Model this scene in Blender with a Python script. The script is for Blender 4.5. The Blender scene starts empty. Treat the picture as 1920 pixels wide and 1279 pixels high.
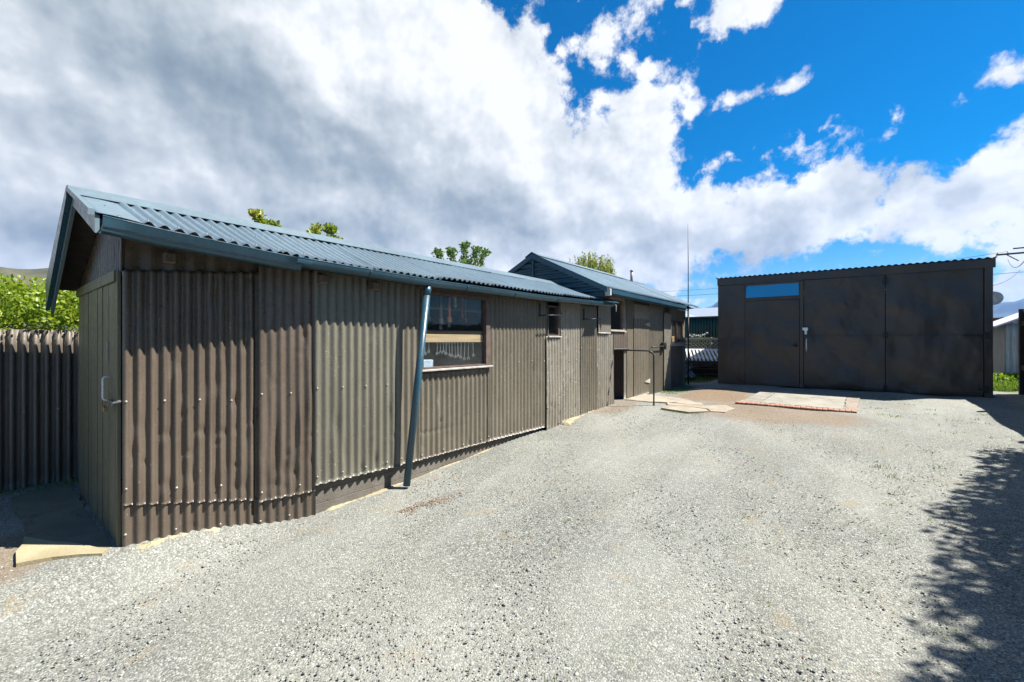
import bpy, math, random
import numpy as np
from math import sin, cos, pi, radians as R
from mathutils import Vector, Matrix
random.seed(7); rng = np.random.default_rng(7)
scn = bpy.context.scene
col = scn.collection

# ------------------------------------------------------------------ camera, world, sun, exposure
EYE = 1.5
YAW = R(38.5)
cd = bpy.data.cameras.new('camera'); cam = bpy.data.objects.new('camera', cd); col.objects.link(cam)
cam.location = (0, 0, EYE); cam.rotation_euler = (R(90), 0, YAW)
cd.sensor_width = 36; cd.lens = 802/1920*36; cd.clip_start = 0.05; cd.clip_end = 9000
scn.camera = cam
SUN = Vector((1, .75, 1.65)).normalized()
sd = bpy.data.lights.new('sun', 'SUN'); sun = bpy.data.objects.new('sun', sd); col.objects.link(sun)
sd.energy = 5.0; sd.angle = R(.53); sd.color = (1, .955, .89)
sun.rotation_euler = SUN.to_track_quat('Z', 'Y').to_euler(); sun.location = (5, 4, 9)
scn.view_settings.view_transform = 'Standard'; scn.view_settings.look = 'None'
scn.view_settings.gamma = 1; scn.view_settings.use_curve_mapping = False
scn.view_settings.exposure = 1.55

class NT:
    """small node helper"""
    def __init__(s, tree): s.t = tree; s.n = tree.nodes; s.l = tree.links
    def add(s, typ, **kw):
        n = s.n.new(typ)
        for k, v in kw.items():
            if k.startswith('i_'):
                key = k[2:]; key = int(key) if key.isdigit() else key.replace('_', ' ')
                s.put(n.inputs[key], v)
            else: setattr(n, k, v)
        return n
    def put(s, inp, v):
        if isinstance(v, bpy.types.NodeSocket): s.l.new(v, inp)
        else:
            if isinstance(v, (tuple, list)) and len(v) == 3 and inp.type == 'RGBA': v = (*v, 1)
            inp.default_value = v
    def m(s, op, a, b=0.0, c=None, clamp=False):
        n = s.add('ShaderNodeMath', operation=op, use_clamp=clamp)
        s.put(n.inputs[0], a); s.put(n.inputs[1], b)
        if c is not None: s.put(n.inputs[2], c)
        return n.outputs[0]
    def vm(s, op, a, b=None, out=0):
        n = s.add('ShaderNodeVectorMath', operation=op); s.put(n.inputs[0], a)
        if b is not None: s.put(n.inputs[1], b)
        return n.outputs[out]
    def mix(s, f, a, b, mode='MIX'):
        n = s.add('ShaderNodeMix', data_type='RGBA', blend_type=mode)
        s.put(n.inputs[0], f); s.put(n.inputs[6], a); s.put(n.inputs[7], b)
        return n.outputs[2]
    def noise(s, vec, scale, detail=4, rough=.55, dist=0.0, out=0):
        n = s.add('ShaderNodeTexNoise'); s.put(n.inputs['Vector'], vec)
        n.inputs['Scale'].default_value = scale; n.inputs['Detail'].default_value = detail
        n.inputs['Roughness'].default_value = rough; n.inputs['Distortion'].default_value = dist
        return n.outputs[out]
    def ramp(s, f, a, b, lo=0.0, hi=1.0, smooth=True):
        n = s.add('ShaderNodeMapRange', interpolation_type='SMOOTHSTEP' if smooth else 'LINEAR')
        s.put(n.inputs[0], f); s.put(n.inputs[1], a); s.put(n.inputs[2], b); s.put(n.inputs[3], lo); s.put(n.inputs[4], hi)
        return n.outputs[0]

def build_world():
    w = bpy.data.worlds.new('World'); scn.world = w; w.use_nodes = True
    T = NT(w.node_tree); T.n.clear()
    out = T.add('ShaderNodeOutputWorld'); bg = T.add('ShaderNodeBackground')
    T.l.new(bg.outputs[0], out.inputs[0]); bg.inputs[1].default_value = 0.1
    sky = T.add('ShaderNodeTexSky', sky_type='NISHITA', sun_disc=False)
    sky.sun_elevation = math.asin(SUN.z); sky.sun_rotation = math.atan2(SUN.x, SUN.y)
    sky.air_density = 1.0; sky.dust_density = .0; sky.ozone_density = 2.5
    hs = T.add('ShaderNodeHueSaturation'); hs.inputs['Saturation'].default_value = 1.58; hs.inputs['Value'].default_value = .47
    T.l.new(sky.outputs[0], hs.inputs['Color'])
    tc = T.add('ShaderNodeTexCoord'); d = tc.outputs['Generated']
    sp = T.add('ShaderNodeSeparateXYZ'); T.l.new(d, sp.inputs[0])
    x, y, z = sp.outputs
    # azimuth measured from the yard's long axis turned 38.5 degrees, elevation above the horizon
    ca, sa = cos(YAW), sin(YAW)
    lat = T.m('ADD', T.m('MULTIPLY', x, ca), T.m('MULTIPLY', y, sa))
    fwd = T.m('SUBTRACT', T.m('MULTIPLY', y, ca), T.m('MULTIPLY', x, sa))
    az = T.m('ARCTAN2', lat, fwd); el = T.m('ARCSINE', z)
    cmb = T.add('ShaderNodeCombineXYZ'); T.put(cmb.inputs[0], az); T.put(cmb.inputs[1], el)
    # warp the coordinates so that every outline is ragged
    nw = T.noise(d, 3.2, 2, .6, 0, 1)
    warp = T.vm('MULTIPLY', T.vm('SUBTRACT', nw, (.5, .5, .5)), (.10, .08, 0))
    nw2 = T.noise(d, 13, 4, .65, 0, 1)
    warp2 = T.vm('MULTIPLY', T.vm('SUBTRACT', nw2, (.5, .5, .5)), (.05, .045, 0))
    P = T.vm('ADD', T.vm('ADD', cmb.outputs[0], warp), warp2)
    def field(lst, gain=1.0):
        cur = None
        for (a, e, rx, ry, rot) in lst:
            v = T.vm('SUBTRACT', P, (a, e, 0))
            vr = T.add('ShaderNodeVectorRotate', rotation_type='Z_AXIS'); T.put(vr.inputs['Vector'], v); vr.inputs['Angle'].default_value = -R(rot)
            q = T.vm('LENGTH', T.vm('MULTIPLY', vr.outputs[0], (1/rx, 1/ry, 0)), out=1)
            g = T.m('MULTIPLY', T.m('SUBTRACT', 1.0, q), min(rx, ry)*gain)
            cur = g if cur is None else T.m('SMOOTH_MAX', cur, g, .02)
        return cur
    # (azimuth, elevation, radii, tilt) of the cloud masses
    masses = [(-.45, .26, .35, .20, 0), (-0.69, 0.441, 0.433, 0.258, 0), (-0.76, 0.197, 0.286, 0.173, 0), (-0.31, 0.586, 0.330, 0.182, 0), (-0.14, 0.439, 0.320, 0.231, 0), (-0.07, 0.267, 0.389, 0.172, 0), (0.15, 0.332, 0.251, 0.175, 0), (0.23, 0.370, 0.152, 0.116, 0), (0.20, 0.251, 0.236, 0.126, 0), (0.05, 0.601, 0.062, 0.068, 0), (0.31, 0.468, 0.074, 0.047, 0), (0.28, 0.447, 0.103, 0.058, 0), (0.20, 0.503, 0.060, 0.028, 0), (0.39, 0.238, 0.159, 0.098, 0), (0.50, 0.282, 0.072, 0.050, 0), (0.50, 0.231, 0.144, 0.078, 0), (0.65, 0.257, 0.095, 0.067, 5), (0.59, 0.214, 0.129, 0.059, 0), (0.75, 0.238, 0.088, 0.069, 10), (0.84, 0.240, 0.066, 0.066, 20), (0.80, 0.197, 0.103, 0.052, 0), (0.89, 0.171, 0.065, 0.050, 0), (0.34, 0.175, 0.144, 0.063, 0), (0.88, 0.281, 0.025, 0.036, 0), (-1.3, .3, .5, .35, 0), (-.6, .95, .7, .3, 0)]
    small = [(0.47, 0.603, 0.084, 0.034, 0), (0.39, 0.632, 0.043, 0.023, 0), (0.52, 0.470, 0.052, 0.021, 10), (0.57, 0.472, 0.034, 0.018, 15), (0.48, 0.470, 0.049, 0.025, 0), (0.40, 0.464, 0.023, 0.018, 40), (0.31, 0.536, 0.034, 0.019, 0), (0.26, 0.560, 0.021, 0.017, 0), (0.12, 0.585, 0.017, 0.015, 0), (0.20, 0.571, 0.019, 0.009, 0), (0.09, 0.624, 0.025, 0.025, 0), (0.37, 0.508, 0.017, 0.007, 0), (0.42, 0.344, 0.036, 0.014, 10), (0.47, 0.367, 0.012, 0.007, 0), (0.51, 0.375, 0.011, 0.008, 0), (0.54, 0.358, 0.009, 0.006, 0), (0.62, 0.358, 0.021, 0.006, 20), (0.73, 0.306, 0.017, 0.006, 30), (0.65, 0.143, 0.014, 0.010, 0), (0.61, 0.152, 0.012, 0.007, 0), (0.72, 0.158, 0.020, 0.011, 0), (0.17, 0.146, 0.453, 0.026, 0), (0.61, 0.142, 0.034, 0.010, 0), (0.34, 0.140, 0.133, 0.023, 0), (0.43, 0.096, 0.041, 0.007, 0), (0.86, 0.081, 0.032, 0.032, 0), (2.4, .5, .35, .15, 10), (-2.47, .62, .30, .10, 0)]
    darks = [(-.80, .60, .26, .13, 10), (-0.58, 0.429, 0.288, 0.120, -25), (-0.38, 0.385, 0.276, 0.079, -15), (-0.79, 0.353, 0.099, 0.062, -10), (-0.42, 0.245, 0.307, 0.059, -5), (-0.12, 0.289, 0.229, 0.062, 0), (0.04, 0.244, 0.148, 0.041, 0), (-0.31, 0.331, 0.223, 0.064, -8), (0.35, 0.219, 0.077, 0.028, 0), (0.54, 0.195, 0.087, 0.031, 15), (0.67, 0.230, 0.053, 0.020, 25), (0.76, 0.205, 0.046, 0.022, 25), (-0.84, 0.172, 0.083, 0.040, 0)]
    wisps = [(.30, .56, .12, .13, 0), (.19, .56, .10, .10, 0), (.54, .335, .12, .045, 15), (.62, .145, .16, .035, 5), (.20, .43, .13, .08, 0), (.45, .41, .09, .05, 20), (.83, .37, .10, .03, 20)]
    f = T.m('SMOOTH_MAX', T.m('SMOOTH_MAX', field(masses), field(small, 1.8), .01), T.m('MINIMUM', field(wisps, 1.5), -.004), .004)
    n1 = T.noise(d, 7.5, 6, .62, .15); n2 = T.noise(d, 26, 4, .65)
    e1 = T.m('MULTIPLY', T.m('SUBTRACT', n1, .5), .17); e2 = T.m('MULTIPLY', T.m('SUBTRACT', n2, .5), .085)
    cov = T.ramp(T.m('ADD', T.m('ADD', f, e1), e2), -.004, .026)
    # billow relief: the same noise sampled a little towards the sun
    off = T.vm('ADD', d, tuple(SUN*.035))
    r1 = T.noise(off, 5.0, 4, .56, .1); r0 = T.noise(d, 5.0, 4, .56, .1)
    off2 = T.vm('ADD', d, tuple(SUN*.014))
    relief = T.m('ADD', T.m('SUBTRACT', r0, r1), T.m('MULTIPLY', T.m('SUBTRACT', T.noise(d, 15, 4, .6), T.noise(off2, 15, 4, .6)), .28))
    thick = T.ramp(f, .02, .22)
    dark = T.ramp(T.m('ADD', field(darks), T.m('MULTIPLY', T.m('SUBTRACT', T.noise(d, 4.2, 5, .58, .3), .5), .16)), -.07, .075)
    base = T.m('SUBTRACT', .97, T.m('MULTIPLY', dark, .46))
    base = T.m('SUBTRACT', base, T.m('MULTIPLY', thick, .05))
    base = T.m('ADD', base, T.m('MULTIPLY', relief, 1.25))
    base = T.m('MINIMUM', T.m('MAXIMUM', base, .16), 1.0)
    g = T.add('ShaderNodeValToRGB'); T.put(g.inputs[0], base)
    cr = g.color_ramp; cr.elements[0].position = .1; cr.elements[0].color = (.19, .25, .31, 1)
    cr.elements[1].position = 1.0; cr.elements[1].color = (.92, .935, .95, 1)
    e = cr.elements.new(.45); e.color = (.36, .425, .47, 1)
    e = cr.elements.new(.75); e.color = (.61, .66, .69, 1)
    cl = T.vm('MULTIPLY', g.outputs[0], (3.85, 3.85, 3.85))
    lowfade = T.ramp(el, -.01, .03)
    T.l.new(T.mix(T.m('MULTIPLY', cov, lowfade), hs.outputs[0], cl), bg.inputs[0])
build_world()

# ------------------------------------------------------------------ scene graph helpers
def tag(o, label=None, cat=None, group=None, kind=None):
    if label: o['label'] = label
    if cat: o['category'] = cat
    if group: o['group'] = group
    if kind: o['kind'] = kind
    return o
def thing(name, label, cat, loc=(0, 0, 0), group=None):
    o = bpy.data.objects.new(name, None); col.objects.link(o); o.location = loc; o.empty_display_size = .2
    return tag(o, label, cat, group)
def link(name, me, mats, parent=None, smooth=False):
    if not isinstance(mats, (list, tuple)): mats = [mats]
    for m in mats: me.materials.append(m)
    if smooth: me.polygons.foreach_set('use_smooth', [True]*len(me.polygons))
    o = bpy.data.objects.new(name, me); col.objects.link(o)
    if parent is not None:
        o.parent = parent
        if parent.type == 'EMPTY' and not parent.get('local'): o.location = -parent.location
    return o
class MB:
    """collects shapes into one mesh"""
    def __init__(s): s.v = []; s.f = []; s.mi = []; s.sm = []
    def add(s, vs, fs, mi=0, sm=False):
        b = len(s.v); s.v += [tuple(v) for v in vs]
        for f in fs: s.f.append([b+i for i in f]); s.mi.append(mi); s.sm.append(sm)
        return s
    def box(s, a, b, mi=0, M=None):
        (x0, y0, z0), (x1, y1, z1) = a, b
        vs = [Vector(p) for p in ((x0,y0,z0),(x1,y0,z0),(x1,y1,z0),(x0,y1,z0),(x0,y0,z1),(x1,y0,z1),(x1,y1,z1),(x0,y1,z1))]
        if M is not None: vs = [M @ v for v in vs]
        return s.add(vs, [(0,3,2,1),(4,5,6,7),(0,1,5,4),(1,2,6,5),(2,3,7,6),(3,0,4,7)], mi)
    def bbox(s, a, b, c=.004, mi=0, M=None):
        """box with chamfered edges"""
        a = Vector(a); b = Vector(b); a, b = Vector(map(min, a, b)), Vector(map(max, a, b))
        c = min(c, *((b-a)*.45)); vs = []; 
        idx = {}
        for i in (0, 1):
            for j in (0, 1):
                for k in (0, 1):
                    p = Vector((b.x if i else a.x, b.y if j else a.y, b.z if k else a.z))
                    sg = Vector((-1 if i else 1, -1 if j else 1, -1 if k else 1))
                    for ax in range(3):
                        q = p.copy()
                        for t in range(3):
                            if t != ax: q[t] += sg[t]*c
                        idx[(i, j, k, ax)] = len(vs); vs.append(q)
        fs = []
        def K(i, j, k, ax): return idx[(i, j, k, ax)]
        for e in (0, 1):
            fs.append([K(e,0,0,0),K(e,1,0,0),K(e,1,1,0),K(e,0,1,0)][::1 if e else -1])
            fs.append([K(0,e,0,1),K(0,e,1,1),K(1,e,1,1),K(1,e,0,1)][::1 if e else -1])
            fs.append([K(0,0,e,2),K(1,0,e,2),K(1,1,e,2),K(0,1,e,2)][::1 if e else -1])
        for e in (0, 1):
            for g in (0, 1):
                fs.append([K(0,e,g,1),K(1,e,g,1),K(1,e,g,2),K(0,e,g,2)])
                fs.append([K(e,0,g,0),K(e,1,g,0),K(e,1,g,2),K(e,0,g,2)])
                fs.append([K(e,g,0,0),K(e,g,1,0),K(e,g,1,1),K(e,g,0,1)])
                for h in (0, 1): fs.append([K(e,g,h,0),K(e,g,h,1),K(e,g,h,2)])
        if M is not None: vs = [M @ v for v in vs]
        return s.add(vs, fs, mi)
    def tube(s, pts, r, n=10, mi=0, cap=True, sm=True):
        pts = [Vector(p) for p in pts]; rs = r if isinstance(r, (list, tuple)) else [r]*len(pts)
        rings = []; prev = None
        for i, p in enumerate(pts):
            t = (pts[min(i+1, len(pts)-1)]-pts[max(i-1, 0)]).normalized()
            u = prev if prev is not None else (Vector((0,0,1)) if abs(t.z) < .9 else Vector((1,0,0)))
            u = (u - t*u.dot(t)).normalized(); prev = u; w = t.cross(u)
            rings.append([p+(u*cos(2*pi*k/n)+w*sin(2*pi*k/n))*rs[i] for k in range(n)])
        vs = [q for ring in rings for q in ring]
        fs = [(i*n+k, i*n+(k+1)%n, (i+1)*n+(k+1)%n, (i+1)*n+k) for i in range(len(pts)-1) for k in range(n)]
        s.add(vs, fs, mi, sm)
        if cap: b = len(s.v)-len(vs); s.f += [[b+k for k in range(n)][::-1], [b+(len(pts)-1)*n+k for k in range(n)]]; s.mi += [mi]*2; s.sm += [False]*2
        return s
    def prism(s, poly, z0, z1, mi=0, jig=0):
        n = len(poly)
        vs = [(x, y, z0(x, y) if callable(z0) else z0) for x, y in poly]+[(x, y, z1(x, y) if callable(z1) else z1) for x, y in poly]
        return s.add(vs, [list(range(n))[::-1], list(range(n, 2*n))]+[(i, (i+1) % n, n+(i+1) % n, n+i) for i in range(n)], mi)
    def build(s, name, mats, parent=None):
        me = bpy.data.meshes.new(name); me.from_pydata(s.v, [], s.f)
        me.polygons.foreach_set('material_index', s.mi); me.polygons.foreach_set('use_smooth', s.sm); me.update()
        return link(name, me, mats, parent)

def lerp(a, b, t): return a+(b-a)*t
def interp(v, xs, ys): return float(np.interp(v, xs, ys))
def smooth(e0, e1, v):
    t = min(1, max(0, (v-e0)/(e1-e0))); return t*t*(3-2*t)
def gz(X, Y):
    """height of the yard"""
    z = interp(Y, [1, 2.8, 5.64, 7.3, 10, 11.5], [0, .05, .22, .315, .41, .46])
    z += .14*smooth(-3.3, -3.75, X)*smooth(1.9, .9, Y)
    z -= .13*smooth(-2.5, -3.3, X)*smooth(8, 11, Y)*smooth(14, 12.4, Y)
    return z

# ------------------------------------------------------------------ materials
K = .78   # overall reflectance level of paints, woods and leaves
def kk(c): return tuple(v*K for v in c)
def bsdf(name):
    m = bpy.data.materials.new(name); m.use_nodes = True; T = NT(m.node_tree)
    b = [n for n in T.n if n.type == 'BSDF_PRINCIPLED'][0]
    tc = T.add('ShaderNodeTexCoord'); return m, T, b, tc.outputs['Object']
def bump(T, b, h, strength, dist=.01):
    n = T.add('ShaderNodeBump'); T.put(n.inputs['Height'], h); n.inputs['Strength'].default_value = strength; n.inputs['Distance'].default_value = dist
    T.l.new(n.outputs[0], b.inputs['Normal'])
def scaled(T, v, s): return T.vm('MULTIPLY', v, s)
def paint(name, c1, c2, rough=.5, streak=.35, spots=None, spot_amt=.62, bstr=.5, metal=0.0, spotscale=55, big=1.3, bands=None):
    """weathered paint: cloudy tone, run marks, chips, orange-peel bump"""
    c1, c2 = kk(c1), kk(c2); spots = kk(spots) if spots else None
    m, T, b, P = bsdf(name)
    n = T.noise(P, big, 5, .6); c = T.mix(T.ramp(n, .35, .65), c1, c2)
    st = T.noise(scaled(T, P, (14, 14, .9)), 1.6, 5, .6)
    dk = T.mix(T.ramp(st, .42, .72, 0, streak), c, tuple(v*.45 for v in c1))
    st2 = T.noise(scaled(T, P, (9, 9, .6)), 2.3, 4, .6)
    lt = T.mix(T.ramp(st2, .55, .8, 0, streak*.8), dk, tuple(min(1, v*1.75+.02) for v in c2))
    if spots:
        s1 = T.noise(P, spotscale, 3, .7); s2 = T.noise(P, 5, 3, .6)
        f = T.m('MULTIPLY', T.ramp(s1, spot_amt, spot_amt+.05), T.ramp(s2, .45, .62))
        lt = T.mix(f, lt, spots)
    T.put(b.inputs['Base Color'], lt)
    T.put(b.inputs['Roughness'], T.ramp(T.noise(P, 18, 4, .6), .3, .7, rough-.1, rough+.15, False))
    b.inputs['Metallic'].default_value = metal
    h = T.m('ADD', T.noise(P, 130, 3, .6), T.m('MULTIPLY', T.noise(P, 22, 4, .6), 1.2))
    bump(T, b, h, bstr, .004)
    return m
def plain(name, c, rough=.5, metal=0.0, var=.25, scale=12, bs=.15):
    c = kk(c); m, T, b, P = bsdf(name)
    n = T.noise(P, scale, 5, .6)
    T.put(b.inputs['Base Color'], T.mix(T.ramp(n, .3, .7), tuple(v*(1-var) for v in c), tuple(min(1, v*(1+var)) for v in c)))
    b.inputs['Roughness'].default_value = rough; b.inputs['Metallic'].default_value = metal
    bump(T, b, T.noise(P, scale*8, 4, .6), bs, .003); return m
def wood(name, c1, c2, rough=.75, axis=(3, 60, 60)):
    c1, c2 = kk(c1), kk(c2); m, T, b, P = bsdf(name)
    n = T.noise(scaled(T, P, axis), 1.0, 5, .65, .4)
    n2 = T.noise(P, 2.2, 3)
    c = T.mix(T.ramp(n, .35, .65), c1, c2); c = T.mix(T.ramp(n2, .5, .75, 0, .35), c, tuple(v*.6 for v in c1))
    T.put(b.inputs['Base Color'], c); b.inputs['Roughness'].default_value = rough; bump(T, b, n, .4, .004); return m
def glass(name, tint=(.93, .96, .96), dirt=.03, refl=1.0):
    m, T, b, P = bsdf(name)
    out = [n for n in T.n if n.type == 'OUTPUT_MATERIAL'][0]
    tr = T.add('ShaderNodeBsdfTransparent'); tr.inputs[0].default_value = (*tint, 1)
    gl = T.add('ShaderNodeBsdfGlossy'); gl.inputs['Roughness'].default_value = .02
    fr = T.add('ShaderNodeLayerWeight'); fr.inputs[0].default_value = .5
    bn = T.add('ShaderNodeBump'); T.put(bn.inputs['Height'], T.noise(P, 3.0, 2)); bn.inputs['Strength'].default_value = .12; bn.inputs['Distance'].default_value = .02
    T.l.new(bn.outputs[0], gl.inputs['Normal'])
    m1 = T.add('ShaderNodeMixShader'); T.put(m1.inputs[0], T.m('ADD', T.m('MULTIPLY', T.m('POWER', fr.outputs[1], 4.0), .45*refl), .018)); T.l.new(tr.outputs[0], m1.inputs[1]); T.l.new(gl.outputs[0], m1.inputs[2])
    df = T.add('ShaderNodeBsdfDiffuse'); df.inputs[0].default_value = (.6, .62, .6, 1)
    d = T.m('MULTIPLY', T.ramp(T.noise(scaled(T, P, (1, 1, .7)), 150, 4, .75), .56, .66), dirt*4)
    zz = T.add('ShaderNodeSeparateXYZ'); T.l.new(P, zz.inputs[0])
    low = T.ramp(zz.outputs[2], 1.1, 1.75, 3.2, .8)
    d = T.m('ADD', T.m('MULTIPLY', T.m('MULTIPLY', d, low), T.ramp(T.noise(P, 3, 3), .3, .6, .4, 1)), dirt*.35)
    m2 = T.add('ShaderNodeMixShader'); T.put(m2.inputs[0], d); T.l.new(m1.outputs[0], m2.inputs[1]); T.l.new(df.outputs[0], m2.inputs[2])
    T.l.new(m2.outputs[0], out.inputs[0]); return m
def leafmat(name, a, b_, c_, rough=.45, trans=.35):
    a, b_, c_ = kk(a), kk(b_), kk(c_); m, T, b, P = bsdf(name)
    g = T.add('ShaderNodeNewGeometry'); r = g.outputs['Random Per Island']
    c = T.mix(r, a, b_); c = T.mix(T.ramp(T.noise(P, 2.2, 3), .4, .65), c, c_)
    T.put(b.inputs['Base Color'], c); b.inputs['Roughness'].default_value = rough
    out = [n for n in T.n if n.type == 'OUTPUT_MATERIAL'][0]
    tl = T.add('ShaderNodeBsdfTranslucent'); T.put(tl.inputs[0], T.vm('MULTIPLY', c, (1.3, 1.5, .5)))
    mx = T.add('ShaderNodeMixShader'); mx.inputs[0].default_value = trans
    T.l.new(b.outputs[0], mx.inputs[1]); T.l.new(tl.outputs[0], mx.inputs[2]); T.l.new(mx.outputs[0], out.inputs[0]); return m

M = {}
GALV = plain('galvanised_nail', (.30, .28, .24), .4, .35)
M['khaki'] = paint('khaki_painted_iron', (.150, .131, .097), (.178, .157, .118), .34, .38, (.50, .47, .40), .64)
M['green_khaki'] = paint('greenish_painted_iron', (.153, .145, .110), (.182, .172, .131), .33, .38, (.48, .46, .40), .64)
M['brown'] = paint('brown_painted_iron', (.104, .082, .061), (.130, .102, .077), .31, .42, (.36, .30, .25), .655)
M['olive'] = paint('olive_painted_board', (.155, .142, .085), (.185, .168, .105), .55, .5, (.30, .30, .22), .62, .5)
M['patch'] = paint('worn_painted_iron', (.225, .203, .158), (.275, .25, .195), .55, .5, (.48, .46, .42), .585, .3, spotscale=38)
M['redbrown'] = paint('red_brown_board', (.115, .088, .068), (.15, .115, .088), .6, .45, (.32, .28, .23), .63)
M['fence'] = paint('fence_iron', (.115, .096, .076), (.145, .122, .096), .5, .3)
M['roof'] = paint('blue_roof_iron', (.108, .162, .200), (.135, .198, .240), .38, .22, (.42, .52, .55), .70, .18, spotscale=30)
M['blue'] = paint('blue_gutter_paint', (.018, .064, .098), (.026, .082, .12), .34, .28, (.30, .40, .42), .72, .18)
M['bluelight'] = paint('blue_barge_paint', (.105, .158, .188), (.128, .188, .22), .42, .3, (.45, .5, .5), .70, .18)
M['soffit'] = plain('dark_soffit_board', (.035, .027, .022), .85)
M['concrete_wall'] = paint('painted_concrete', (.135, .118, .095), (.165, .145, .118), .75, .2, (.30, .28, .24), .68, .9)
M['black'] = None
M['glass'] = glass('dusty_glass')
M['sill'] = plain('weathered_sill', (.40, .38, .34), .6)
M['window_wood'] = plain('brown_window_wood', (.12, .085, .068), .55)
M['rail'] = wood('raw_pine', (.42, .27, .14), (.58, .40, .22), axis=(60, 3, 60))
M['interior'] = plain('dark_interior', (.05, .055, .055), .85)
M['steel'] = plain('bright_steel', (.62, .63, .62), .28, .85)
M['dsteel'] = plain('dark_iron', (.035, .035, .038), .5, .4)
M['white'] = plain('white_paint', (.72, .74, .74), .5, var=.08)
M['concrete'] = None

def garage_mat():
    m, T, b, P = bsdf('black_brown_sheet_paint')
    n = T.noise(P, .9, 5, .6)
    c = T.mix(T.ramp(n, .35, .65), (.046, .036, .029), (.053, .042, .034))
    c = T.mix(T.ramp(T.noise(P, 90, 3, .7), .62, .70, 0, .5), c, (.09, .085, .08))
    T.put(b.inputs['Base Color'], c)
    T.put(b.inputs['Roughness'], T.ramp(T.noise(P, 2, 3), .3, .7, .33, .43, False))
    h = T.m('ADD', T.m('MULTIPLY', T.noise(scaled(T, P, (1, 1, .8)), 1.5, 3, .45, .1), 12.0), T.m('MULTIPLY', T.noise(P, 160, 3, .6), .22))
    bump(T, b, h, .5, .02); return m
M['black'] = garage_mat()
def concrete_mat(name, c1, c2, dirt=(.16, .15, .11)):
    c1, c2, dirt = kk(c1), kk(c2), kk(dirt); m, T, b, P = bsdf(name)
    n = T.noise(P, 3, 6, .65); c = T.mix(T.ramp(n, .35, .65), c1, c2)
    c = T.mix(T.ramp(T.noise(P, 1.6, 5, .6), .5, .7, 0, .6), c, dirt)
    c = T.mix(T.ramp(T.noise(P, 120, 3, .7), .55, .7, 0, .35), c, tuple(v*.45 for v in c1))
    v = T.add('ShaderNodeTexVoronoi', feature='DISTANCE_TO_EDGE'); v.inputs['Scale'].default_value = 1.3
    T.put(v.inputs['Vector'], T.vm('ADD', P, T.vm('MULTIPLY', T.noise(P, 3, 4, .6, 0, 1), (.6, .6, .6))))
    cr = T.ramp(v.outputs['Distance'], .0, .012, .75, 0)
    c = T.mix(cr, c, (.07, .06, .045))
    T.put(b.inputs['Base Color'], c); b.inputs['Roughness'].default_value = .9
    bump(T, b, T.m('SUBTRACT', T.noise(P, 60, 5, .65), cr), .5, .008); return m
M['concrete'] = concrete_mat('old_concrete', (.25, .235, .19), (.32, .30, .245), (.17, .155, .11))
M['mossy'] = concrete_mat('mossy_concrete', (.15, .15, .11), (.20, .195, .145), (.10, .12, .06))
M['sand'] = concrete_mat('sandy_mortar', (.32, .275, .16), (.42, .365, .225), (.28, .22, .13))

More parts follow.
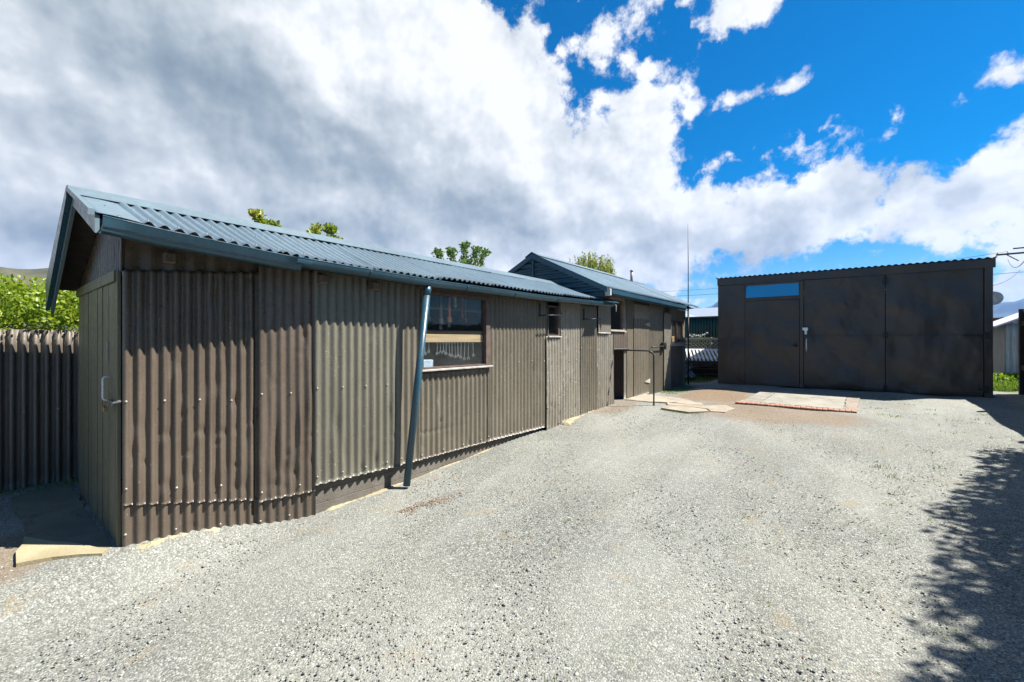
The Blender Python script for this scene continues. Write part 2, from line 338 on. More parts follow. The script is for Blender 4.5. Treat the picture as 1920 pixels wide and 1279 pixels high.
def ground_mat():
    m, T, b, P = bsdf('gravel')
    sp = T.add('ShaderNodeSeparateXYZ'); T.l.new(P, sp.inputs[0])
    def cells(scale):
        v = T.add('ShaderNodeTexVoronoi'); v.inputs['Scale'].default_value = scale; T.put(v.inputs['Vector'], P)
        return v
    v1 = cells(98); v2 = cells(180)
    rnd = T.add('ShaderNodeSeparateColor'); T.l.new(v1.outputs['Color'], rnd.inputs[0])
    rn2 = T.add('ShaderNodeSeparateColor'); T.l.new(v2.outputs['Color'], rn2.inputs[0])
    def stones(r):
        g = T.add('ShaderNodeValToRGB'); T.put(g.inputs[0], r); cr = g.color_ramp
        cr.elements[0].position = 0; cr.elements[0].color = (.10, .10, .092, 1)
        cr.elements[1].position = 1; cr.elements[1].color = (.62, .62, .57, 1)
        for p, c in ((.25, (.15, .152, .137)), (.5, (.26, .262, .235)), (.72, (.34, .33, .28)), (.88, (.44, .44, .40))):
            e = cr.elements.new(p); e.color = (*c, 1)
        return g.outputs[0]
    st = T.mix(T.ramp(T.noise(P, 30, 3), .42, .58), stones(rnd.outputs[0]), stones(rn2.outputs[1]))
    # crevices between stones
    d1 = T.ramp(v1.outputs['Distance'], .35, .75); 
    st = T.mix(T.m('MULTIPLY', d1, .38), st, (.06, .057, .048))
    # broad tone: grey worn tracks, pale and dusty parts
    br = T.noise(P, .55, 5, .6); st = T.mix(T.ramp(br, .40, .62, 0, .38), st, T.mix(.5, st, (.56, .54, .46)))
    gr = T.noise(P, 1.3, 5, .65, .4); st = T.mix(T.ramp(gr, .50, .72, 0, .28), st, T.mix(.7, st, (.25, .26, .245)))
    yl = T.noise(P, 2.6, 5, .7); st = T.mix(T.ramp(yl, .575, .70, 0, .6), st, (.30, .235, .14))
    gn = T.m('MULTIPLY', T.ramp(T.noise(P, 1.9, 5, .7, .3), .55, .68), T.ramp(T.noise(P, 40, 3), .5, .6))
    east = T.ramp(sp.outputs[0], -1.5, .8, .15, .7)
    st = T.mix(T.m('MULTIPLY', gn, east), st, (.13, .18, .05))
    trk = T.noise(scaled(T, P, (1.5, .28, 1)), 1.0, 4, .55, .3); st = T.mix(T.ramp(trk, .47, .62, 0, .28), st, T.mix(.55, st, (.50, .50, .46)))
    # bare earth in front of the garage pad and the shed door
    def blob(cx, cy, rx, ry, w=.35):
        q = T.vm('MULTIPLY', T.vm('SUBTRACT', P, (cx, cy, 0)), (1/rx, 1/ry, 0))
        wq = T.vm('MULTIPLY', T.vm('SUBTRACT', T.noise(P, 1.8, 5, .65, 0, 1), (.5, .5, .5)), (w*3, w*3, 0))
        return T.ramp(T.vm('LENGTH', T.vm('ADD', q, wq), out=1), .7, 1.15, 1, 0)
    earth = T.m('MAXIMUM', blob(-2.2, 9.5, .75, 1.15), T.m('MULTIPLY', blob(-1.1, 8.0, 1.3, .9), .72))
    earth = T.m('MAXIMUM', earth, T.m('MULTIPLY', blob(-3.4, 7.3, .35, .8), .5))
    earth = T.m('MAXIMUM', earth, T.m('MULTIPLY', blob(-4.2, .1, .5, .25), .7))
    ec = T.mix(T.ramp(T.noise(P, 24, 5, .7), .35, .65), (.20, .125, .07), (.30, .205, .12))
    st = T.mix(T.m('MULTIPLY', earth, T.ramp(T.noise(P, 45, 3, .6), .3, .5, .55, 1)), st, ec)
    # grass and leaf litter along the back
    lawn = T.m('MAXIMUM', blob(-3.3, 10.9, .35, .9), T.m('MULTIPLY', blob(2.6, 14.5, 1.2, 2), 1))
    lawn = T.m('MAXIMUM', lawn, T.m('MULTIPLY', blob(-3.8, 13.3, .8, 1.0), 1))
    st = T.mix(T.m('MULTIPLY', lawn, T.ramp(T.noise(P, 22, 4, .7), .4, .55)), st, (.12, .17, .045))
    far = T.ramp(T.vm('LENGTH', P, out=1), 26, 34); st = T.mix(far, st, (.10, .13, .045))
    T.put(b.inputs['Base Color'], T.vm('MULTIPLY', st, (K*.80, K*.82, K*.805))); b.inputs['Roughness'].default_value = .92
    h = T.m('ADD', T.m('MULTIPLY', v1.outputs['Distance'], -1.0), T.m('MULTIPLY', v2.outputs['Distance'], -.45))
    h = T.m('ADD', h, T.m('MULTIPLY', T.noise(P, 9, 4), .9))
    bump(T, b, h, .52, .012); return m

# ------------------------------------------------------------------ ground, hills
def make_ground():
    xs = np.concatenate([[-4000, -900, -200, -60, -25, -14], np.arange(-9, 6.01, .12), [9, 15, 30, 80, 300, 1200, 4000]])
    ys = np.concatenate([[-4000, -600, -100, -20, -6], np.arange(-3, 18.01, .12), [24, 35, 60, 150, 500, 1500, 5000]])
    nx, ny = len(xs), len(ys); vs = []
    for y in ys:
        for x in xs:
            z = gz(x, y)
            if abs(x) < 9 and -3 < y < 18: z += .012*sin(x*2.1+1.3*sin(y*1.1))*cos(y*1.7+x) + .008*sin(x*5.3+y*3.1)
            vs.append((x, y, z))
    fs = [(j*nx+i, j*nx+i+1, (j+1)*nx+i+1, (j+1)*nx+i) for j in range(ny-1) for i in range(nx-1)]
    me = bpy.data.meshes.new('ground'); me.from_pydata(vs, [], fs)
    o = link('ground', me, ground_mat(), smooth=True); tag(o, kind='structure')
make_ground()

def island_mesh(name, centers, base, faces, scale, rots, mat, parent=None, smooth_=False):
    """many small copies of a little shape merged into one mesh (numpy)"""
    n = len(centers); base = np.asarray(base, float); k = len(base)
    V = np.einsum('nij,kj->nki', rots, base)*scale[:, None, :] if False else np.einsum('nij,nkj->nki', rots, base[None]*scale[:, None, :])
    V = (V+centers[:, None, :]).reshape(-1, 3)
    F = np.asarray(faces); nf, c = F.shape
    FF = (F[None]+(np.arange(n)*k)[:, None, None]).reshape(-1, c)
    me = bpy.data.meshes.new(name); me.vertices.add(len(V)); me.vertices.foreach_set('co', V.ravel())
    me.loops.add(FF.size); me.loops.foreach_set('vertex_index', FF.ravel().astype(np.int32))
    me.polygons.add(len(FF)); me.polygons.foreach_set('loop_start', np.arange(0, FF.size, c, dtype=np.int32))
    me.polygons.foreach_set('loop_total', np.full(len(FF), c, dtype=np.int32)); me.update(calc_edges=True)
    return link(name, me, mat, parent, smooth_)
def rand_rots(n, tilt=pi):
    a = rng.uniform(0, 2*pi, n); b = rng.uniform(-tilt, tilt, n); c = rng.uniform(0, 2*pi, n)
    def rz(t): z = np.zeros_like(t); o = np.ones_like(t); return np.stack([np.stack([np.cos(t), -np.sin(t), z], -1), np.stack([np.sin(t), np.cos(t), z], -1), np.stack([z, z, o], -1)], 1)
    def rx(t): z = np.zeros_like(t); o = np.ones_like(t); return np.stack([np.stack([o, z, z], -1), np.stack([z, np.cos(t), -np.sin(t)], -1), np.stack([z, np.sin(t), np.cos(t)], -1)], 1)
    return rz(a) @ rx(b) @ rz(c)
GZ = np.vectorize(gz)
def gravel():
    n = 42000
    # denser close to the camera's corner of the yard
    r = rng.uniform(1.0, 7.5, n)**1.0; t = rng.uniform(R(-25), R(100), n)
    X = -r*np.sin(t)+0; Y = r*np.cos(t)
    keep = (X > -3.50) | (Y < .3); keep &= (X > -5.9) & (X < 2.3)
    X, Y = X[keep], Y[keep]; n = len(X)
    Z = GZ(X, Y)+.002
    oct_ = [(1,0,0),(-1,0,0),(0,1,0),(0,-1,0),(0,0,1),(0,0,-1),(.6,.6,.55),(-.6,.55,.5),(.5,-.6,.5),(-.6,-.6,.5)]
    F = [(0,6,4),(6,2,4),(2,7,4),(7,1,4),(1,9,4),(9,3,4),(3,8,4),(8,0,4),(0,2,6),(2,1,7),(1,3,9),(3,0,8),(2,0,5),(1,2,5),(3,1,5),(0,3,5)]
    s = rng.lognormal(math.log(.0043), .33, n)
    S = np.stack([s*rng.uniform(.8, 1.5, n), s*rng.uniform(.7, 1.1, n), s*rng.uniform(.32, .6, n)], -1)
    m, T, b, P = bsdf('gravel_stone')
    g = T.add('ShaderNodeNewGeometry'); q = T.add('ShaderNodeValToRGB'); T.l.new(g.outputs['Random Per Island'], q.inputs[0]); cr = q.color_ramp
    cr.elements[0].color = (.17, .17, .155, 1); cr.elements[1].color = (.66, .66, .63, 1)
    for p, c in ((.2, (.21, .21, .19)), (.45, (.26, .26, .235)), (.66, (.36, .34, .28)), (.70, (.28, .24, .18)), (.80, (.42, .42, .38))):
        e = cr.elements.new(p); e.color = (*c, 1)
    T.put(b.inputs['Base Color'], T.vm('MULTIPLY', q.outputs[0], (K*.80, K*.82, K*.80))); b.inputs['Roughness'].default_value = .85
    o = island_mesh('gravel', np.stack([X, Y, Z], -1), oct_, F, S, rand_rots(n, .5), m); tag(o, 'loose pale grey stones lying over the gravel yard', 'gravel', kind='stuff')
gravel()
BLADE = [(-.5, 0, 0), (.5, 0, 0), (.32, 0, .55), (-.32, 0, .55), (0, .12, 1)]
def grass():
    pts = []
    def patch(cx, cy, rx, ry, n, h=.035):
        for _ in range(n):
            a = random.uniform(0, 2*pi); r = random.random()**.6
            pts.append((cx+rx*r*cos(a), cy+ry*r*sin(a), h*random.uniform(.4, 1.3)))
    for k in range(150):
        t = random.uniform(R(-22), R(70)); r = random.uniform(1.6, 9.5)
        x, y = -r*sin(t), r*cos(t)
        if -3.3 < x < 2.2: patch(x, y, .05, .04, random.randint(4, 16), .02)
    for k in range(70):
        patch(random.uniform(.2, 1.9), random.uniform(3, 11), .09, .07, random.randint(8, 26), .026)
    patch(-3.35, 10.6, .28, .9, 900, .04); patch(-3.1, 9.9, .3, .6, 350, .03); patch(-2.2, 7.35, .35, .12, 260, .03)
    patch(-3.7, 13.2, .7, .9, 1500, .07); patch(2.6, 14.6, .6, 1.2, 2600, .16); patch(2.4, 13.6, .3, .5, 600, .1)
    patch(0.5, 10.6, .5, .2, 200, .03); patch(-5.84, .6, .10, 1.0, 900, .04); patch(-5.6, .75, .4, .1, 300, .035); patch(-5.7, .4, .2, .2, 200, .03)
    P = np.array([(x, y, gz(x, y)-.002) for x, y, h in pts]); H = np.array([p[2] for p in pts])
    keep = ~((P[:, 0] < -3.5) & (P[:, 0] > -5.45) & (P[:, 1] > .6) & (P[:, 1] < 12)); P, H = P[keep], H[keep]; n = len(P)
    S = np.stack([H*.22, H, H], -1)
    m = leafmat('grass_blade', (.10, .17, .03), (.22, .30, .06), (.15, .20, .05))
    o = island_mesh('grass', P, BLADE, [(0, 1, 2), (0, 2, 3), (3, 2, 4)], S, rand_rots(n, .7), m)
    tag(o, 'sparse green weeds and moss growing through the gravel', 'grass', kind='stuff')
grass()
LEAF = [(0, 0, 0), (.5, .12, .5), (0, .05, .55), (-.5, .12, .5), (0, 0, 1)]
LEAFF = [(0, 1, 2), (1, 4, 2), (0, 2, 3), (2, 4, 3)]
def litter():
    n = 420; t = rng.uniform(R(-20), R(75), n); r = rng.uniform(1.6, 8.5, n); X = -r*np.sin(t); Y = r*np.cos(t)
    X2 = rng.normal(-3.35, .06, 260); Y2 = rng.uniform(1.9, 7.6, 260); X3 = rng.normal(-3.2, .16, 380); Y3 = rng.normal(7.0, .35, 380)
    a = rng.normal(0, .16, 340); X4 = -2.98+a*.3+rng.normal(0, .045, 340); Y4 = 2.5+a*1.3+rng.normal(0, .04, 340)
    X = np.concatenate([X, X2, X3, X4]); Y = np.concatenate([Y, Y2, Y3, Y4]); k = (X > -3.44) & (X < 2.2); X, Y = X[k], Y[k]; n = len(X)
    s = rng.uniform(.008, .026, n); S = np.stack([s*.6, s, s], -1)
    m, T, b, P = bsdf('dry_leaf'); g = T.add('ShaderNodeNewGeometry')
    T.put(b.inputs['Base Color'], T.mix(g.outputs['Random Per Island'], (.10, .05, .03), (.24, .15, .08))); b.inputs['Roughness'].default_value = .47
    Rr = rand_rots(n, .35); lay = np.array([[1, 0, 0], [0, 0, 1], [0, -1, 0]], float)
    o = island_mesh('leaf_litter', np.stack([X, Y, GZ(X, Y)+.006], -1), np.array(LEAF) @ lay.T, LEAFF, S[:, [0, 2, 1]], Rr, m)
    tag(o, 'scattered dry brown leaves and bark bits on the gravel', 'leaf litter', kind='stuff')
litter()

def hills():
    def ridge(name, az0, az1, dist, hf, mat, depth=.5, n=120):
        mb = MB(); rows = 9; vs = []
        for i in range(n+1):
            az = lerp(az0, az1, i/n)
            for j in range(rows):
                t = j/(rows-1); d = dist*(1-.35*(1-t)) if j < rows-2 else dist*(1+.3*(j-rows+3))
                h = hf(az)*(t**1.1 if j <= rows-3 else (1.0 if j == rows-3 else .2))
                prof = [0, .12, .26, .42, .6, .8, 1.0, .75, 0][j]; d = dist*(.62+.38*j/6) if j <= 6 else dist*(1+.2*(j-6))
                h = hf(az)*prof*(1+.10*sin(az*90+j*2.3)*(1-abs(prof-1)*.2)*(1 if 0 < j < 6 else 0))
                x = -sin(YAW)*cos(az)*d+cos(YAW)*sin(az)*d; y = cos(YAW)*cos(az)*d+sin(YAW)*sin(az)*d
                vs.append((x, y, h))
        fs = [(i*rows+j, (i+1)*rows+j, (i+1)*rows+j+1, i*rows+j+1) for i in range(n) for j in range(rows-1)]
        mb.add(vs, fs, 0, True); o = mb.build(name, mat); tag(o, kind='structure'); return o
    m, T, b, P = bsdf('dry_hill'); n = T.noise(P, .03, 6, .65)
    T.put(b.inputs['Base Color'], T.mix(T.ramp(n, .4, .6), (.03, .042, .02), (.075, .066, .035))); b.inputs['Roughness'].default_value = .95
    m2, T, b, P = bsdf('forest_hill'); n = T.noise(P, .006, 7, .65)
    T.put(b.inputs['Base Color'], T.mix(T.ramp(n, .4, .6), (.012, .03, .03), (.035, .065, .06))); b.inputs['Roughness'].default_value = .95
    ridge('hill', -1.25, -.62, 320, lambda a: EYE+320*.117*(1+.05*sin(a*23)+.02*sin(a*61)), m)
    def hm(a):
        e = np.interp(a, [-.2, .30, .36, .40, .435, .455, .47, .52, .60, .72, .80, .835, .87, .9, 1.2], [.02, .045, .055, .071, .073, .086, .088, .07, .06, .05, .052, .0575, .062, .064, .05])
        return EYE+3200*(e+.0015*sin(a*130)+.001*sin(a*310))
    ridge('mountains', -.2, 1.3, 3200, hm, m2, n=300)
hills()

# ------------------------------------------------------------------ corrugated iron
def corr(name, P, N, L, pitch, amp, mat, parent, nv=14, seg=7, dents=(), nails=(), ph=0.0, wob=.0, thick=True, prof=None, label=None, nr=.0095, nm=None):
    """P(u, t) is the mean surface: u metres across the corrugations, t 0..1 along them; N the outward normal"""
    N = Vector(N).normalized(); nu = max(2, int(L/pitch*seg)); vs = []
    def off(u, p):
        a = sin(2*pi*u/pitch+ph)
        if prof == 'trap': a = max(-1, min(1, a*1.8))
        o = amp*a
        for (du, dt, ru, rt, dp) in dents:
            q = ((u-du)/ru)**2+((p-dt)/rt)**2
            if q < 9: o += dp*math.exp(-q)
        if wob: o += wob*sin(u*3.1+p*2.3+ph)*sin(p*4.1+u*1.7)
        return o
    rag = [random.uniform(-1, 1)*.003 for _ in range(nu+1)]
    for i in range(nu+1):
        u = L*i/nu
        for j in range(nv+1):
            t = j/nv; p = P(u, t)
            q = p+N*off(u, t)
            if j == 0: q = q+(P(u, .02)-p).normalized()*rag[i]
            vs.append(q)
    fs = [(i*(nv+1)+j, (i+1)*(nv+1)+j, (i+1)*(nv+1)+j+1, i*(nv+1)+j+1) for i in range(nu) for j in range(nv)]
    n0 = (vs[fs[0][1]]-vs[fs[0][0]]).cross(vs[fs[0][3]]-vs[fs[0][0]])
    if n0.dot(N) < 0: fs = [f[::-1] for f in fs]
    mb = MB(); mb.add(vs, fs, 0, True)
    if thick:
        b = len(vs); mb.add([v-N*.0018 for v in vs], [f[::-1] for f in fs], 0, True)
        def rim(idx):
            for a_, b_ in zip(idx[:-1], idx[1:]): mb.f.append([a_, b_, b_+b, a_+b]); mb.mi.append(0); mb.sm.append(False)
        rim([i*(nv+1) for i in range(nu+1)]); rim([i*(nv+1)+nv for i in range(nu+1)]); rim(list(range(nv+1))); rim([nu*(nv+1)+j for j in range(nv+1)])
    for (u, t) in nails:
        k = round((u/pitch-.25+ph/(2*pi))) ; uu = (k+.25-ph/(2*pi))*pitch
        if uu < 0 or uu > L: continue
        c = P(uu, t)+N*(off(uu, t)); a = N.orthogonal().normalized(); b_ = N.cross(a); r = .0085
        r = nr; ring = [c+(a*cos(q*pi/3)+b_*sin(q*pi/3))*r for q in range(6)]; r2 = [c+N*.005+(a*cos(q*pi/3)+b_*sin(q*pi/3))*r*.6 for q in range(6)]
        mb.add(ring+r2, [(q, (q+1) % 6, 6+(q+1) % 6, 6+q) for q in range(6)]+[[6, 7, 8, 9, 10, 11]], 1, True)
    o = mb.build(name, [mat, nm or GALV], parent)
    if label: o['label'] = label
    return o
def wall_sheet(name, X0, Y0, X1, Y1, zb, zt, mat, parent, pitch=.076, amp=.0095, nd=0, nailrows=(), lean=(0, 0), **kw):
    """vertical sheet between two plan points; zb, zt give heights at each end"""
    A = Vector((X0, Y0, 0)); B = Vector((X1, Y1, 0)); L = (B-A).length; U = (B-A)/L; N = Vector((U.y, -U.x, 0))
    def P(u, t):
        s = u/L; z = lerp(lerp(zb[0], zb[1], s), lerp(zt[0], zt[1], s), t)
        p = A+U*u; p.z = z; return p+N*lerp(lean[0], lean[1], t)
    dents = list(kw.pop('dents', []))
    for _ in range(nd): dents.append((random.uniform(0, L), random.uniform(0, 1), random.uniform(.010, .035), random.choice((random.uniform(.004, .012), random.uniform(.01, .06))), random.uniform(-.013, .005)))
    nails = [(u, t+random.uniform(-.004, .004)) for t in nailrows for u in np.arange(.04, L, pitch*random.choice([3, 4]))]
    return corr(name, P, N, L, pitch, amp, mat, parent, dents=dents, nails=nails, nv=kw.pop('nv', 24), **kw)

# ------------------------------------------------------------------ first shed
W = -3.54
S1 = thing('corrugated_shed', 'long low brown corrugated iron shed with blue roof and leaning blue downpipe', 'shed', (-4.4, 3.6, .1))
def zg(Y): return interp(Y, [.4, .7, 1.55, 2.85, 4.9, 7.05], [2.125, 2.095, 2.045, 2.02, 2.03, 2.08])
fd = [(.09, .33, .03, .05, -.008), (.22, .30, .03, .02, -.012), (.30, .28, .018, .25, -.008), (.42, .31, .03, .015, -.014), (.55, .30, .03, .015, -.014), (.22, .08, .03, .03, -.012), (.52, .07, .03, .05, -.012), (.70, .18, .02, .14, .008), (.66, .06, .05, .03, -.012),
      (.05, .22, .03, .04, -.007), (.35, .12, .035, .04, -.01), (.60, .13, .03, .07, -.01)]
wall_sheet('wall_sheet', -3.715, .60, -3.635, 1.40, (.43, .255), (1.965, 2.04), M['brown'], S1, pitch=.0655, amp=.0145, nd=60, nailrows=(.07, .44), dents=fd, nv=70, seg=10)
wall_sheet('wall_sheet', -3.605, 1.375, -3.555, 1.80, (.25, .232), (2.10, 2.10), M['brown'], S1, pitch=.070, amp=.0105, nd=44, nailrows=(.04, .45), nv=70, seg=10,
           dents=[(.12, .2, .03, .12, -.018), (.22, .12, .05, .04, -.014), (.30, .30, .012, .1, .014), (.38, .4, .02, .08, .012), (.12, .06, .06, .02, -.012), (.05, .3, .02, .2, .01)], wob=.004)
wall_sheet('wall_sheet', -3.735, .60, -3.655, 1.40, (.145, -.01), (.50, .40), M['brown'], S1, pitch=.0655, amp=.012, nd=6, nailrows=(.25,), seg=10)
wall_sheet('wall_sheet', -3.64, 1.38, -3.585, 1.81, (-.02, -.045), (.34, .30), M['brown'], S1, pitch=.070, amp=.011, nd=5, nailrows=(.3,), seg=10)
wall_sheet('wall_sheet', -3.735, .60, -3.655, 1.42, (1.93, 2.0), (2.30, 2.26), M['brown'], S1, pitch=.12, amp=.007, nd=6, label='smoother upper strip of iron under the eave')
wall_sheet('wall_sheet', -3.545, 1.785, W, 2.665, (.283, .253), (2.13, 2.1), M['green_khaki'], S1, nd=26, nailrows=(.035, .44), nv=60, seg=9, amp=.0125, pitch=.0765,
           dents=[(.60, .045, .035, .04, -.014), (.45, .03, .02, .02, -.01), (.75, .3, .01, .03, -.008)])
wall_sheet('wall_sheet', -3.552, 2.655, -3.548, 2.925, (.255, .25), (2.1, 2.1), M['khaki'], S1, nd=5, nailrows=(.03,), nv=50, seg=9, amp=.0105)
wall_sheet('wall_sheet', W, 2.905, W, 3.99, (.257, .25), (1.165, 1.175), M['khaki'], S1, nd=16, nailrows=(.05, .97), nv=40, seg=8, amp=.0105,
           dents=[(.0, .30, .5, .006, -.008)])
wall_sheet('wall_sheet', -3.542, 3.96, -3.535, 5.25, (.252, .235), (2.1, 2.1), M['khaki'], S1, nd=20, nailrows=(.03, .52), nv=40, seg=7)
wall_sheet('wall_sheet', -3.52, 5.235, -3.515, 5.68, (.165, .20), (1.57, 1.57), M['patch'], S1, nd=26, nailrows=(.04, .25), nv=50, seg=7, wob=.006)
wall_sheet('wall_sheet', -3.542, 5.66, -3.54, 6.30, (.235, .235), (2.12, 2.14), M['patch'], S1, nd=34, nailrows=(.04, .5, .75), nv=50, seg=7, wob=.003)
wall_sheet('wall_sheet', -3.534, 6.27, -3.53, 6.86, (.25, .24), (2.12, 2.14), M['khaki'], S1, nd=14, nailrows=(.04, .6), nv=40, seg=7)
wall_sheet('wall_sheet', -3.545, 5.20, -3.545, 5.29, (1.55, 1.55), (2.1, 2.1), M['khaki'], S1, nv=6)
wall_sheet('wall_sheet', -3.545, 5.60, -3.545, 5.68, (1.55, 1.55), (2.1, 2.1), M['khaki'], S1, nv=6)
# concrete footing, gently broken along its base
mb = MB(); prev = None
ys = np.arange(1.80, 6.9, .08)
for a, b in zip(ys[:-1], ys[1:]):
    pass
vs = []; 
for y in ys:
    j = .004*sin(y*9)+.003*sin(y*23)
    vs += [(-3.75, y, -.25), (-3.596+j, y, -.25), (-3.600+j*.5, y, .20), (-3.605, y, .30), (-3.75, y, .30)]
n = len(ys); fs = [(i*5+k, i*5+(k+1) % 5, (i+1)*5+(k+1) % 5, (i+1)*5+k) for i in range(n-1) for k in range(5)]+[(0, 1, 2, 3, 4), tuple((n-1)*5+k for k in (4, 3, 2, 1, 0))]
mb.add(vs, [f[::-1] for f in fs]); mf, T, b, P = bsdf('board_formed_concrete'); sp_ = T.add('ShaderNodeSeparateXYZ'); T.l.new(P, sp_.inputs[0])
wv = T.m('PINGPONG', T.m('ADD', sp_.outputs[2], T.m('MULTIPLY', T.noise(P, 2, 2), .03)), .055); ln = T.ramp(wv, 0, .004, 1, 0); ch = T.ramp(T.noise(P, 26, 5, .7), .60, .66)
T.put(b.inputs['Base Color'], T.mix(T.m('MULTIPLY', ln, .5), T.mix(T.ramp(T.noise(P, 5, 5, .6), .35, .65), (.095, .083, .068), (.125, .112, .092)), (.04, .035, .03))); b.inputs['Roughness'].default_value = .7
bump(T, b, T.m('SUBTRACT', T.m('ADD', T.noise(P, 40, 5, .65), T.m('MULTIPLY', ch, -.8)), ln), .8, .006); mb.build('footing', mf, S1)
# gable end: iron above, board door below
def gable1():
    YG = .60
    def P(u, t):
        x = -5.45+u; rx = interp(x, [-5.6, -4.25, -3.5], [1.985, 2.50, 2.17])-.02
        return Vector((x, YG, lerp(1.955, rx, t)))
    corr('gable_cladding', P, (0, -1, 0), 1.75, .070, .010, M['brown'], S1, nv=10, dents=[(random.uniform(0, 1.7), random.random(), .03, .1, -.008) for _ in range(8)], ph=1)
    MB().box((-5.46, .57, 1.895), (-3.80, .595, 1.965)).build('lintel', M['olive'], S1)
    # door leaf: vertical boards with open joints
    edges = [-5.43, -5.16, -4.92, -4.70, -4.47, -4.28, -4.06, -3.83]
    mb = MB()
    for a, b in zip(edges[:-1], edges[1:]):
        n = 14; L_ = []; Rr = []
        zb0 = gz(a, .5)+.02; g = .0055
        for i in range(n+1):
            z = lerp(.165, 1.892, i/n)
            L_.append((a+g+random.uniform(-.004, .004), z)); Rr.append((b-g+random.uniform(-.005, .005)-.010*max(0, sin(a*9))*(1-i/n), z))
        d = random.uniform(-.004, .004)
        for i in range(n):
            (xa, z0), (xb, z1) = L_[i], L_[i+1]; (xc, _), (xd, _) = Rr[i], Rr[i+1]
            f = .582+d
            mb.add([(xa, f, z0), (xc, f, z0), (xd, f, z1), (xb, f, z1), (xa, f+.03, z0), (xc, f+.03, z0), (xd, f+.03, z1), (xb, f+.03, z1)],
                   [(0, 1, 2, 3), (0, 3, 7, 4), (1, 5, 6, 2)]+([(0, 4, 5, 1)] if i == 0 else [])+([(3, 2, 6, 7)] if i == n-1 else []))
    door = mb.build('door', M['olive'], S1); door['label'] = 'olive vertical board door with split dark joints'
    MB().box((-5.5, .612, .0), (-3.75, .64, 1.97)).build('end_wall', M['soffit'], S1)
    h = MB(); hx = -3.955
    pts = [(hx, .575, 1.10), (hx, .545, 1.105)]+[(hx+.0, .540, lerp(1.115, 1.245, k/8)) for k in range(9)]+[(hx, .545, 1.255), (hx, .575, 1.26)]
    h.tube(pts, .0065, 8); h.build('handle', M['white'], door)
    h = MB(); h.bbox((-3.99, .560, 1.075), (-3.80, .570, 1.10), .002); h.tube([(-3.80, .56, 1.09), (-3.74, .565, 1.10), (-3.715, .59, 1.11)], .008, 8); h.build('hasp', M['steel'], door)
    h = MB(); h.bbox((-3.90, .528, 1.03), (-3.86, .55, 1.065), .004); h.tube([(-3.892, .54, 1.065), (-3.892, .54, 1.085), (-3.88, .54, 1.095), (-3.868, .54, 1.085), (-3.868, .54, 1.065)], .003, 6); h.build('padlock', plain('brass', (.35, .26, .12), .4, .8), door)
    # corner boards
    MB().box((-3.825, .583, .12), (-3.765, .60, 1.96)).build('corner_board', M['olive'], S1)
    # slot in the door
    MB().box((-4.072, .572, 1.36), (-4.058, .580, 1.50)).build('latch_plate', M['sill'], door)
gable1()
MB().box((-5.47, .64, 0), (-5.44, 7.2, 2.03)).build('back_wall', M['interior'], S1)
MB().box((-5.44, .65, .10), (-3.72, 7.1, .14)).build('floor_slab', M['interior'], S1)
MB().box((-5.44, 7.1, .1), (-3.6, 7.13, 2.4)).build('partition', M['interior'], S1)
# roof
RX, RZ = -4.25, 2.555
def slopeR(Y0, Y1, lift):
    L = Y1-Y0
    def P(u, t):
        y = Y0+u; z0 = zg(y)+.107+.034*smooth(2.0, 3.6, y)
        return Vector((lerp(-3.345, RX, t), y, lerp(z0, RZ-.01, t)-.012*sin(pi*t)+lift*(1-u/L)))
    return P, L
y = .43; k = 0
while y < 7.0:
    y1 = min(7.03, y+(.80 if k else .20)); P, L = slopeR(y, y1+.04, .009 if k else 0)
    nl = [(u, t) for t in (.05, .5, .93) for u in np.arange(.04, L, .152)]
    if k == 0:
        P0 = P
        corr('roof_sheet', P, (.41, 0, .91), L, .4, .004, M['roof'], S1, nv=12, seg=12, nails=nl, wob=.004, label='flatter end sheet of blue roofing')
    else:
        corr('roof_sheet', P, (.41, 0, .91), L, .0762, .0125, M['roof'], S1, nv=12, seg=7, nails=nl, nr=.007, nm=M['bluelight'], ph=random.uniform(0, 6), dents=[(random.uniform(0, L), random.random(), .06, .04, -.006) for _ in range(5)])
    y = y1; k += 1
def PL(u, t): return Vector((lerp(-5.60, RX, t), .43+u, lerp(2.0, RZ-.01, t)))
corr('roof_sheet', PL, (-.38, 0, .92), 6.6, .0762, .0095, M['roof'], S1, nv=6, seg=6)
rc = MB()
for y0 in np.arange(.40, 7.0, 1.66):
    y1 = min(y0+1.68, 7.02); z = .022+random.uniform(0, .003)
    pr = [(-.17, -.075), (-.02, -.004), (0, .004), (.02, -.004), (.17, -.088)]
    top = [(RX+a, RZ+z+b) for a, b in pr]; bot = [(a, b-.003) for a, b in top]
    ring = top+bot[::-1]; n = len(ring)
    vs = [(a, y0, b) for a, b in ring]+[(a, y1, b) for a, b in ring]
    rc.add(vs, [(i, (i+1) % n, n+(i+1) % n, n+i) for i in range(n)]+[list(range(n))[::-1], list(range(n, 2*n))])
rc.build('ridge_cap', M['bluelight'], S1)
